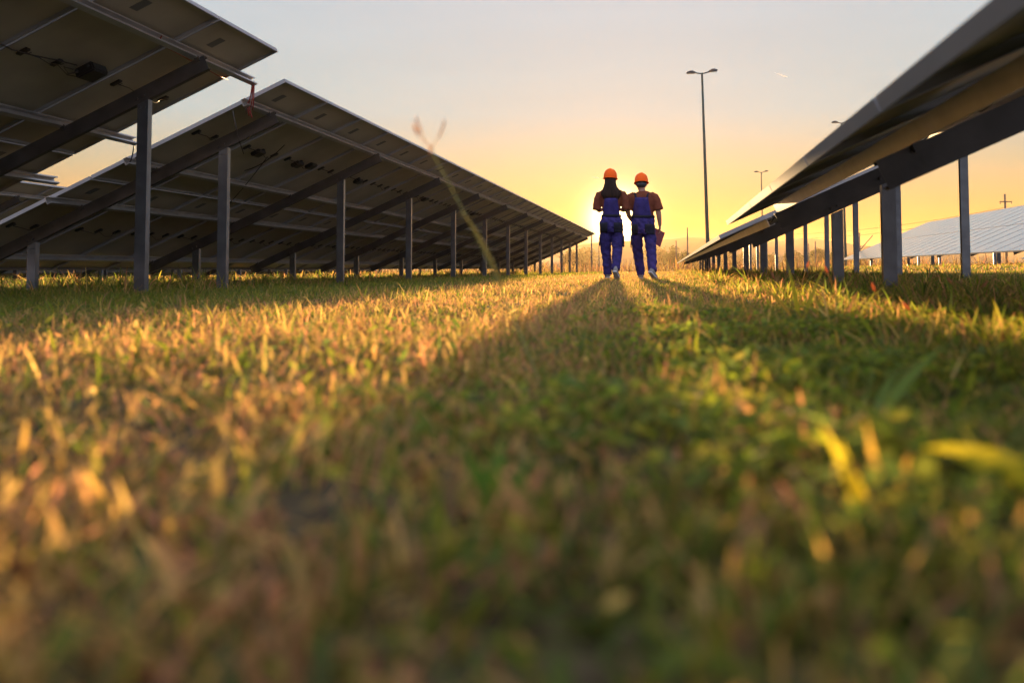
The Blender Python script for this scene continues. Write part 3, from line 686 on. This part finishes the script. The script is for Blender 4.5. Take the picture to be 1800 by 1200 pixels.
def utility_pole(px, depth, top_py, label, arms=0, thick=.11, lean=0.0):
    x, y = fwd(px, depth); h = CAMZ + (472 - top_py) / FPX * depth + .6
    b = empty('utility_pole', (x, y, -.6), (0, lean, YAW)); tag(b, label, 'utility pole', 'utility poles on the far side of the field')
    bm = bmesh.new(); tube(bm, [(0, 0, 0), (0, 0, h)], [thick, thick * .7], 10); obj('pole', bm, M['wood'], b)
    for k in range(arms):
        z = h - .75 - .95 * k; w = .6 + .25 * k
        bm = bmesh.new(); box(bm, -w, w, -.15, -.09, z - .05, z + .05); a = obj('crossarm', bm, M['wood'], b)
        for s in (-w + .06, w - .06):
            bm = bmesh.new(); tube(bm, [(s, -.12, z - .05), (s, -.12, z - .22)], [.03, .05], 8); obj('insulator', bm, M['lamp'], a)
    return x, y, h - .6
utility_pole(1770, 90, 341, 'utility pole with two crossarms behind the pale table at far right', 2, .12)
utility_pole(1040, 70, 408, 'thin pole at the far tip of the long left table', 0, .07)
utility_pole(1053, 105, 425, 'faint thin pole between the left table tip and the woman', 0, .06)
utility_pole(1209, 110, 400, 'bare pole just right of the man against the hills', 0, .10)
utility_pole(1189, 120, 423, 'shorter bare pole between the man and the right table', 0, .09)
utility_pole(1512, 130, 409, 'pole framed between posts of the right table, a stay beside it', 0, .12)
utility_pole(1434, 150, 424, 'short pole left of the bush under the right table', 0, .12)
utility_pole(1422, 160, 428, 'shortest pole seen under the right table beside another', 0, .11)
utility_pole(985, 95, 440, 'short stake under the far end of the long left table', 0, .05)
a = at(1534, 414, 120); b = at(1506, 446, 120); bm = bmesh.new(); tube(bm, [a, b], .06, 6); tag(obj('stay_wire', bm, M['lamp']), 'slanting stay beside a pole seen under the right table', 'stay wire')
for i, (y0, y1, d, lab) in enumerate(((412, 402, .8, 'upper thin power line crossing behind the right solar table posts'), (418, 409, 1.0, 'lower thin power line crossing behind the right solar table posts'))):
    bm = bmesh.new(); tube(bm, sag(at(1340, y0, 140), at(1770, y1 - 38, 92), d, 24), .018, 5); tag(obj('power_line', bm, M['lamp']), lab, 'power line')

# ------------------------------------------------------------------ vegetation
def add_attr(me, cols_per_vert):
    a = me.color_attributes.new('col', 'FLOAT_COLOR', 'POINT'); c = np.ones((len(cols_per_vert), 4), np.float32); c[:, :3] = cols_per_vert; a.data.foreach_set('color', c.ravel())
def mesh_np(name, co, quads, tris, cols, mat, sm=True):
    me = bpy.data.meshes.new(name); nq, ntr = len(quads), len(tris)
    me.vertices.add(len(co)); me.vertices.foreach_set('co', co.astype(np.float32).ravel())
    me.loops.add(nq * 4 + ntr * 3); me.loops.foreach_set('vertex_index', np.concatenate([quads.ravel(), tris.ravel()]).astype(np.int32))
    me.polygons.add(nq + ntr); ls = np.concatenate([np.arange(nq) * 4, nq * 4 + np.arange(ntr) * 3]).astype(np.int32)
    me.polygons.foreach_set('loop_start', ls)
    me.update(calc_edges=True); me.validate()
    if sm: me.polygons.foreach_set('use_smooth', [True] * (nq + ntr))
    add_attr(me, cols); return obj(name, me, mat)
def blades(x, y, h, w, lean, bend, col, zoff=None, tipcol=None, az=None):
    """arrays -> one mesh arrays; each blade: 7 vertices, 3 segments"""
    n = len(x); az = rng.uniform(0, 2 * np.pi, n) if az is None else az; fa = az + np.pi / 2 + rng.normal(0, .6, n)
    z = ground_z(x, y) - .004 if zoff is None else zoff
    d = np.stack([np.cos(az), np.sin(az), np.zeros(n)], -1); s = np.stack([np.cos(fa), np.sin(fa), np.zeros(n)], -1)
    base = np.stack([x, y, z], -1); lv = []
    for t, wf in ((0, .75), (.4, 1.0), (.75, .72), (1.0, 0)):
        hor = (lean * t + bend * t * t) * h; ver = h * t * np.clip(1 - .45 * bend * t - .15 * lean, .15, 1)
        c = base + d * hor[:, None]; c[:, 2] += ver
        if wf: lv += [c - s * (w * wf / 2)[:, None], c + s * (w * wf / 2)[:, None]]
        else: lv += [c]
    co = np.stack(lv, 1).reshape(-1, 3); i = np.arange(n)[:, None] * 7
    q = np.concatenate([i + np.array([[0, 1, 3, 2]]), i + np.array([[2, 3, 5, 4]])], 0); t_ = i + np.array([[4, 5, 6]])
    tc_ = col if tipcol is None else tipcol
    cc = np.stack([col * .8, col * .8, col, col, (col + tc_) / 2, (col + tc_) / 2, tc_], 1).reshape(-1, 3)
    return co, q, t_, cc
def merge(parts):
    co, qs_, ts, cs, o_ = [], [], [], [], 0
    for c, q_, t_, k in parts: co.append(c); qs_.append(q_ + o_); ts.append(t_ + o_); cs.append(k); o_ += len(c)
    return np.concatenate(co), np.concatenate(qs_), np.concatenate(ts), np.concatenate(cs)
def fbm(x, y, s):
    return (np.sin(x * s * 1.0 + 1.7 * np.sin(y * s * .9 + 2)) + np.sin(y * s * 1.3 + 1.3 * np.sin(x * s * 1.1 + 5)) + .6 * np.sin((x + y) * s * 2.3 + 1) + .5 * np.sin((x - y * 1.4) * s * 3.7 + 4)) / 3.1
def dryness(x, y):
    """1 = straw, 0 = green"""
    d = .50 + .32 * fbm(x, y, 2.2) + .16 * fbm(x, y, 9)
    d = d + .30 * sstep(.05, -.5, x) * sstep(-3.4, -2.4, x)
    d = d - .60 * sstep(-1.7, -2.5, x) - .30 * sstep(-.15, .25, x) * sstep(6, 2, y)
    d = d - .25 * sstep(1.5, 4, x) + .15 * sstep(9, 20, y)
    return np.clip(d, .04, .95)
GREENS = np.array([(.10, .14, .012), (.14, .17, .014), (.07, .11, .012), (.18, .17, .022), (.09, .13, .025)])
DRYS = np.array([(.42, .26, .07), (.50, .33, .10), (.38, .20, .08), (.28, .19, .055), (.42, .19, .09), (.22, .13, .05)])
def pick(n, pal): 
    c = pal[rng.integers(0, len(pal), n)] * rng.uniform(.7, 1.3, (n, 1)); return c
GREENS = GREENS * np.array([1.12, 1.02, 1.0]) + .003
HALF = math.atan(900 / FPX) + R(4)
def scatter(r0, r1, dens, extra=0.0):
    """points in a wedge around the view, widened near the camera for a side step"""
    a0 = HALF + extra; area = a0 * (r1 * r1 - r0 * r0); n = int(area * dens)
    r = np.sqrt(rng.uniform(r0 * r0, r1 * r1, n)); a = rng.uniform(-a0, a0, n) + YAW
    return -r * np.sin(a), r * np.cos(a)
parts = []
for r0, r1, dens, wmul, hmul, ex in ((.27, 1.0, 9500, 2.0, 1.15, .5), (1.0, 2.2, 9000, 1.5, 1.12, .35), (2.2, 4, 7500, 1.2, 1.1, .15), (4, 9, 3000, 1.5, 1.05, .08), (9, 20, 800, 2.6, 1.05, .03), (20, 50, 110, 6, 1.1, .02)):
    x, y = scatter(r0, r1, dens, ex); n = len(x); dry = rng.uniform(0, 1, n) < dryness(x, y)
    keep = rng.uniform(0, 1, n) < .66 + .62 * fbm(x, y, 10) + .40 * fbm(x + 3, y, 27) + .35 * (np.hypot(x, y) < .55) + .25 * (np.hypot(x, y) > 9)
    x, y, dry = x[keep], y[keep], dry[keep]; n = len(x)
    clump = .75 + .45 * fbm(x, y, 12) + .28 * fbm(x, y, 31)
    h = np.where(dry, rng.gamma(5, .0088, n), rng.gamma(6, .0080, n)) * clump * hmul
    h = h * np.where((x < -3.2) & (x > -9), 1.25, 1) * np.where(x > .55, 1.25, 1)
    h = np.minimum(h, .050 + .035 * np.clip(np.hypot(x, y) - .3, 0, 1.6))
    w = np.where(dry, rng.uniform(.0018, .0050, n), rng.uniform(.0018, .0042, n)) * wmul
    lean = np.where(dry, rng.uniform(.0, .55, n), rng.uniform(.0, .5, n)); bend = np.where(dry, rng.uniform(0, .9, n), rng.uniform(.0, .9, n))
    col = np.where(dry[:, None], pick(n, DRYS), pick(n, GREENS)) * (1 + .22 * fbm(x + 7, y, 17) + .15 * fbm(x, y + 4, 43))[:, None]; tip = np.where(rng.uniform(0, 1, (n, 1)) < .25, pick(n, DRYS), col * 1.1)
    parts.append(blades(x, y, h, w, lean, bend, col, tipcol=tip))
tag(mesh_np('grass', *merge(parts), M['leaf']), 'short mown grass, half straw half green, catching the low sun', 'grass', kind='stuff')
# small leaf litter: clover leaflets and curled dry flakes, as short broad leaves at all angles
parts = []
for r0, r1, dens, ex in ((.30, 1.8, 2600, .5), (1.8, 5, 700, .2), (5, 12, 80, .05)):
    x, y = scatter(r0, r1, dens, ex); n = len(x); dry = rng.uniform(0, 1, n) < dryness(x, y) * .9
    keep = (dry & (rng.uniform(0, 1, n) < .5)) | ((x > -.1) & (rng.uniform(0, 1, n) < .9) & ~dry) | (~dry & (rng.uniform(0, 1, n) < .35 + .5 * fbm(x, y, 5))); x, y, dry = x[keep], y[keep], dry[keep]; n = len(x)
    ln = rng.uniform(.006, .014, n) * (1 if r1 < 6 else 1.6); z = ground_z(x, y) + rng.uniform(.006, .040, n) * (.9 + .3 * fbm(x, y, 14))
    w = ln * rng.uniform(.5, .95, n); col = np.where(dry[:, None], pick(n, DRYS) * 1.05, pick(n, GREENS) * 1.15)
    parts.append(blades(x, y, ln, w, rng.uniform(.2, 2.0, n), rng.uniform(0, 1.2, n), col, zoff=z))
for r0, r1, dens, ex in ((.62, 1.7, 150, .3), (1.7, 4.5, 50, .2)):
    x, y = scatter(r0, r1, dens, ex); n = len(x); dry = rng.uniform(0, 1, n) < dryness(x, y) * .8
    ln = np.where(dry, rng.uniform(.012, .030, n), rng.uniform(.018, .042, n)); z = ground_z(x, y) + rng.uniform(.004, .045, n)
    w = ln * np.where(dry, rng.uniform(.25, .6, n), rng.uniform(.25, .45, n)); col = np.where(dry[:, None], pick(n, DRYS) * 1.1, pick(n, GREENS) * 1.15)
    parts.append(blades(x, y, ln, w, rng.uniform(.1, 1.3, n), rng.uniform(0, 1.2, n), col, zoff=z))
# clover patches in the greener half
x, y = scatter(.38, 3.2, 5200, .35); patch = fbm(x + 1.1, y, 6.5) + .5 * fbm(x, y, 19); k = (patch > .30) & (rng.uniform(0, 1, len(x)) < sstep(-.45, .1, x) * .9 + .06); x, y, patch = x[k], y[k], patch[k]; n = len(x)
ln = rng.uniform(.008, .017, n); z = ground_z(x, y) + rng.uniform(.012, .042, n) + .022 * np.clip(patch, 0, 1)
parts.append(blades(x, y, ln, ln * rng.uniform(.7, 1.0, n), rng.uniform(.6, 2.2, n), rng.uniform(0, .8, n), pick(n, GREENS) * 1.35, zoff=z))
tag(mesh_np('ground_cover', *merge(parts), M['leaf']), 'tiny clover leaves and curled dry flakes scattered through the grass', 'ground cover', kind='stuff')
# taller tufts: under the tables and along the right side
def tufts(spots, hh, ww, pal, nb=(8, 18), spread=.05, dryfrac=.3):
    X, Y, H, Wd, C, A = [], [], [], [], [], []
    for (sx, sy) in spots:
        k = random.randint(*nb); s = random.uniform(.55, 1.25)
        for _ in range(k):
            X.append(sx + random.gauss(0, spread)); Y.append(sy + random.gauss(0, spread)); H.append(random.uniform(*hh) * s); Wd.append(random.uniform(*ww))
            c = (DRYS if random.random() < dryfrac else pal)[random.randrange(5)]; C.append(np.array(c) * random.uniform(.8, 1.3)); A.append(math.atan2(Y[-1] - sy, X[-1] - sx))
    n = len(X); return blades(np.array(X), np.array(Y), np.array(H), np.array(Wd), rng.uniform(0, .35, n), rng.uniform(.1, 1.3, n), np.array(C), az=np.array(A))
U = random.uniform
parts = []
for tb, ys in ((T_L1, [12 * 1.154 - .84]), (T_L2, PY2[:7]), (T_R1, [12 * 1.154 - .75]), (T_R2, [.75 + SP * i for i in range(7)])):
    for yy in ys:
        for s_ in POST_S:
            pp = tb.location + plane_pt(SL - s_, yy, 0)
            parts.append(tufts([(pp.x + random.gauss(0, .13), pp.y + random.gauss(-.05, .13)) for _ in range(9)], (.06, .19), (.005, .011), GREENS * 1.1, nb=(4, 10), spread=.04, dryfrac=.45))
parts.append(tufts([(U(.75, 5.5), U(3.2, 12)) for _ in range(330)], (.05, .14), (.004, .010), GREENS * 1.3, dryfrac=.35))
parts.append(tufts([(U(.45, 3.2), U(2.0, 7)) for _ in range(300)], (.07, .17), (.004, .010), GREENS * 1.4, dryfrac=.35))
parts.append(tufts([(U(.5, 3.0), U(8, 40)) for _ in range(420)], (.08, .26), (.008, .018), GREENS * 1.2, dryfrac=.45))
parts.append(tufts([(U(-9.5, -4.3), U(6.8, 13)) for _ in range(320)], (.08, .30), (.005, .012), GREENS, dryfrac=.35))
parts.append(tufts([(U(-25, -4.6), U(13, 50)) for _ in range(900)], (.08, .28), (.012, .03), GREENS, dryfrac=.5))
parts.append(tufts([(U(-3.2, -1.0), U(2.5, 7)) for _ in range(60)], (.06, .12), (.004, .008), GREENS * 1.2, dryfrac=.4))
parts.append(tufts([(U(6, 18), U(12, 50)) for _ in range(500)], (.06, .2), (.012, .03), GREENS, dryfrac=.5))
parts.append(tufts([(U(-1.5, 1.4), U(.9, 2.4)) for _ in range(26)], (.045, .085), (.004, .007), GREENS * 1.3, nb=(3, 7), dryfrac=.3))
parts.append(tufts([(U(-.9, 1.1), U(.45, 1.5)) for _ in range(46)], (.045, .085), (.003, .006), GREENS * 1.6, nb=(3, 8), spread=.02, dryfrac=.3))
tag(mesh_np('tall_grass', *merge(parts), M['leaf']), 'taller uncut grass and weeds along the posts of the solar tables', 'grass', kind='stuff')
# rough strip of reeds beyond the array
n = 16000; x = rng.uniform(-60, 70, n); y = rng.uniform(54, 92, n); h = rng.uniform(.3, 1.3, n) * (.7 + .5 * fbm(x, y, .5))
tag(mesh_np('reeds', *blades(x, y, np.abs(h), rng.uniform(.03, .09, n), rng.uniform(0, .3, n), rng.uniform(0, .6, n), pick(n, DRYS) * .5), M['leaf']), 'brown reed strip across the far end of the field', 'reeds', kind='stuff')

# individual plants near the camera
def blade_pts(bm, cl, pts, widths, side, col):
    vs_ = []
    for p, w in zip(pts, widths):
        p = Vector(p); s = Vector(side) * w / 2; vs_.append((bm.verts.new(p - s), bm.verts.new(p + Vector((0, 0, -w * .15))), bm.verts.new(p + s)))
    for a, b in zip(vs_, vs_[1:]):
        for k in (0, 1): bm.faces.new((a[k], a[k + 1], b[k + 1], b[k])).smooth = True
    cl += [col] * (3 * len(pts))
def curve(ctrl, n=12):
    """quadratic/cubic Bezier points"""
    ctrl = [Vector(c) for c in ctrl]; o_ = []
    for i in range(n + 1):
        t = i / n; c = ctrl[:]
        while len(c) > 1: c = [c[k].lerp(c[k + 1], t) for k in range(len(c) - 1)]
        o_.append(c[0])
    return o_
def blade_plant(name, leaves, label, cat='grass plant', group=None):
    base = None
    for pix, depth, wd, col in leaves:
        P_ = [at(px, py, depth + dd) for px, py, dd in pix]; g = P_[0].copy(); g.z = gz(g.x, g.y) - .003
        if base is None: base = empty(name, g); tag(base, label, cat, group)
        pts = curve([g] + P_, 14); side = (CM @ Vector((1, 0, 0))) * .8 + Vector((0, 0, .35)); d = (pts[-1] - pts[0]); v = (CM @ Vector((0, 0, 1)))
        side = d.cross(v).normalized() * .9 + v * .3
        ws = [wd * math.sin(min(1, .25 + i / 14 * 1.1) * math.pi * .5) * (1 if i < 9 else max(.04, (14 - i) / 5.5)) for i in range(15)]
        bm = bmesh.new(); cl = []; blade_pts(bm, cl, [p - base.location for p in pts], ws, side, col)
        o = obj('leaf', bm, M['leaf'], base); add_attr(o.data, np.array(cl))
YG, OG = (.46, .38, .03), (.50, .30, .05)
blade_plant('grass_plant', [([(1880, 820, 0), (1780, 850, .0), (1700, 770, .0), (1622, 788, .02)], .62, .023, YG), ([(1800, 900, 0), (1740, 840, .02), (1690, 745, .05)], .66, .012, YG)],
            'broad yellow blade of grass bending right, large and blurred at the right edge')
blade_plant('grass_plant', [([(1535, 930, 0), (1500, 830, 0), (1440, 742, .02)], .60, .010, YG), ([(1545, 930, 0), (1545, 830, 0), (1520, 735, .02)], .62, .008, OG), ([(1560, 930, 0), (1580, 860, 0), (1600, 790, .02)], .62, .008, OG), ([(1500, 930, 0), (1440, 880, 0), (1400, 810, .02)], .6, .006, (.22, .26, .04)), ([(1520, 930, 0), (1500, 860, 0), (1478, 775, .0)], .60, .011, YG)],
            'upright cluster of yellow blades left of the broad bent blade')
blade_plant('grass_plant', [([(1540, 730, 0), (1580, 670, 0), (1668, 600, .08)], 1.05, .014, (.18, .26, .05)), ([(1530, 730, 0), (1550, 680, 0), (1590, 640, .05)], 1.05, .009, (.16, .24, .05))],
            'blue green grass blade slanting up to the right, mid right foreground')
blade_plant('grass_plant', [([(1480, 640, 0), (1476, 620, 0), (1465, 560, 0)], 2.1, .013, OG), ([(1495, 650, 0), (1500, 610, 0), (1520, 590, 0)], 2.1, .010, YG)],
            'short golden blades in front of the second right post')
blade_plant('grass_plant', [([(1405, 560, 0), (1400, 520, 0), (1382, 455, 0)], 3.0, .016, YG), ([(1410, 565, 0), (1425, 520, 0), (1448, 470, 0)], 3.0, .014, YG), ([(1395, 560, 0), (1370, 520, 0), (1330, 500, 0)], 3.0, .012, OG)],
            'fan of golden blades standing before the row of right posts')
blade_plant('grass_plant', [([(880, 900, 0), (860, 830, 0), (890, 760, 0)], .62, .014, (.10, .20, .03)), ([(870, 900, 0), (840, 820, 0), (800, 770, 0)], .62, .012, (.08, .16, .02)), ([(880, 900, 0), (900, 840, 0), (940, 800, 0)], .62, .012, (.08, .16, .02))],
            'bright green blurred leaves low in the centre foreground')
# tall seed stalk
stem = curve([at(960, 700, 1.45), at(905, 560, 1.45), at(850, 430, 1.45), at(800, 345, 1.45), at(757, 262, 1.45)], 24)
g = stem[0].copy(); g.z = gz(g.x, g.y); sb = empty('seed_stalk', g); tag(sb, 'tall thin seed stalk leaning left in front of the long left table', 'grass stalk')
def coltube(name, pts, rad, col, par):
    bm = bmesh.new(); tube(bm, [Vector(p) - g for p in pts], rad, 6); o = obj(name, bm, M['leaf'], par); add_attr(o.data, np.array([col] * len(o.data.vertices))); return o
coltube('stem', [g] + stem, [.0019] + [.0019 - .0011 * i / 24 for i in range(25)], (.30, .30, .14), sb)
coltube('leaf', curve([at(884, 505, 1.45), at(850, 420, 1.445), at(812, 372, 1.44)], 10), [.0014 + .0018 * math.sin(i / 10 * math.pi) for i in range(11)], (.36, .28, .08), sb)
for pts in ([(757, 262), (742, 240), (732, 210)], [(757, 262), (772, 245), (781, 216)], [(750, 252), (735, 238), (727, 222)]):
    pp = curve([at(a_, b_, 1.45) for a_, b_ in pts], 8); br_ = coltube('seed_branch', pp, .0007, (.50, .38, .24), sb)
    for k in (5, 6, 7, 8):
        sd_ = coltube('seed_head', [pp[k] + Vector((0, 0, -.005)), pp[k], pp[k] + Vector((.001, 0, .006))], [.0005, .0016, .0005], (.55, .40, .27), br_)
sd_ = coltube('seed_head', [stem[-1] + Vector((0, 0, -.008)), stem[-1], stem[-1] + Vector((0, 0, .008))], [.001, .0028, .001], (.55, .40, .27), sb)
# seed heads on thin stalks among the right hand grass
def seed_grass(px, py, depth, label, bend=0.0, col=(.42, .20, .10)):
    top = at(px, py, depth); gx, gy = top.x + bend, top.y; b = empty('seed_grass', (gx, gy, gz(gx, gy))); tag(b, label, 'seed grass', 'seed heads standing in the right hand grass')
    global g; g = b.location; pts = curve([(gx, gy, b.location.z), (gx + bend * .1, gy, (b.location.z + top.z) / 2), top], 8)
    coltube('stem', pts, .0012, (.30, .20, .07), b)
    d = (pts[-1] - pts[-2]).normalized(); coltube('seed_head', [top, top + d * .010, top + d * .022, top + d * .032], [.002, .0055, .0045, .001], col, b)
for k, (px, py, dp, bd) in enumerate(((1675, 500, 3.2, .05), (1728, 505, 3.3, -.04), (1455, 480, 3.6, .03), (1538, 512, 3.0, .02), (1600, 545, 2.6, .03), (1418, 470, 4.2, -.03), (1360, 490, 3.8, .02), (1255, 470, 5.0, .03))):
    seed_grass(px, py, dp, ('brown seed head at the base of the rightmost post', 'pale seed head right of the rightmost post', 'seed head between the second and third right posts', 'orange seed head before the thick right post',
        'low seed head below the thick right post', 'small seed head beside the dark second right post', 'seed head in front of the low right table', 'seed head at the foot of the far right table')[k], bd)

# distant trees
def tree(px, depth, h, w, label, seed):
    depth *= 2.2; h *= 1.7; w *= 1.9
    rs = np.random.default_rng(seed); x, y = fwd(px, depth); z0 = -.4
    b = empty('tree', (x, y, z0)); tag(b, label, 'tree', 'hazy trees beyond the field')
    bm = bmesh.new(); tube(bm, [(0, 0, 0), (.1, 0, h * .3), (-.05, .1, h * .65)], [h * .03, h * .022, h * .01], 7)
    for k in range(5):
        a = rs.uniform(0, 6.28); tube(bm, [(.05, 0, h * (.25 + .08 * k)), (math.cos(a) * w * .3, math.sin(a) * w * .3, h * (.45 + .08 * k))], [h * .012, h * .004], 5)
    obj('trunk', bm, M['bark'], b)
    cs = [(rs.normal(0, w * .22), rs.normal(0, w * .22), h * rs.uniform(.35, .9), w * rs.uniform(.14, .26)) for _ in range(11)]
    n = 1500; C = np.array(cs)[rs.integers(0, len(cs), n)]; v = rs.normal(0, 1, (n, 3)); v /= np.linalg.norm(v, axis=1)[:, None]; p = C[:, :3] + v * (C[:, 3] * rs.uniform(.5, 1.1, n))[:, None]
    e1 = rs.normal(0, 1, (n, 3)); e1 /= np.linalg.norm(e1, axis=1)[:, None]; e2 = np.cross(e1, rs.normal(0, 1, (n, 3))); e2 /= np.linalg.norm(e2, axis=1)[:, None]
    s = (w * rs.uniform(.02, .045, n))[:, None]; co = np.stack([p - e1 * s, p + e2 * s, p + e1 * s, p - e2 * s], 1).reshape(-1, 3); q_ = np.arange(n * 4).reshape(-1, 4)
    o = mesh_np('crown', co, q_, np.zeros((0, 3), int), np.repeat(np.array([(.05, .06, .02)]) * rs.uniform(.6, 1.4, (n, 1)), 4, 0), M['leaf'], False); o.parent = b
for i, (px, d, h, w, lab) in enumerate(((1185, 170, 5.2, 5, 'small round tree left of the bare poles'), (1168, 240, 6, 7, 'low hazy tree at the man\'s right elbow side'), (1225, 260, 5, 9, 'wide low bush behind the lamp pole foot'),
        (1442, 175, 4.6, 5.5, 'dark round tree seen between the right posts'), (1460, 190, 4.2, 5, 'tree just right of the dark round one'), (1402, 230, 5, 8, 'hazy bush behind the slim right posts'), (1348, 250, 5, 8, 'faint bush under the low right table'),
        (1000, 230, 5.5, 8, 'faint tree under the far end of the left table'), (1155, 320, 9, 12, 'pale tree far behind the man\'s legs'), (1290, 300, 6, 12, 'hazy tree clump above the low right table'), (1020, 330, 8, 14, 'pale tree beyond the tip of the left table'), (1500, 260, 4, 9, 'low hedge tree near the pale far table'))):
    tree(px, d, h, w, lab, 50 + i)

# ------------------------------------------------------------------ contrails
def contrail(p0, p1, w, label):
    a, b = at(*p0, 6000), at(*p1, 6000); bm = bmesh.new(); tube(bm, [a.lerp(b, t) for t in (0, .3, .8, 1)], [w * .2, w * .5, w, w * .4], 8)
    o = obj('contrail', bm, M['leaf']); add_attr(o.data, np.array([(.5, .5, .5)] * len(o.data.vertices))); tag(o, label, 'contrail')
contrail((1362, 128), (1384, 136), 3.0, 'tiny white contrail high right of the tall street lamp')
contrail((1040, 311), (1053, 313), 3.0, 'tiny white contrail left of the woman\'s helmet')

# ------------------------------------------------------------------ haze
bm = bmesh.new(); box(bm, -2600, 2600, -60, 2400, -4, 62)
hz = obj('haze', bm); tag(hz, 'warm evening haze over the field', 'haze', kind='stuff')
m = bpy.data.materials.new('evening_haze'); m.use_nodes = True; n = m.node_tree.nodes; n.clear(); o_ = n.new('ShaderNodeOutputMaterial'); pv = n.new('ShaderNodeVolumePrincipled')
pv.inputs['Color'].default_value = (1.0, .68, .36, 1); pv.inputs['Density'].default_value = .00015; pv.inputs['Anisotropy'].default_value = .5; m.node_tree.links.new(pv.outputs[0], o_.inputs['Volume']); hz.data.materials.append(m)
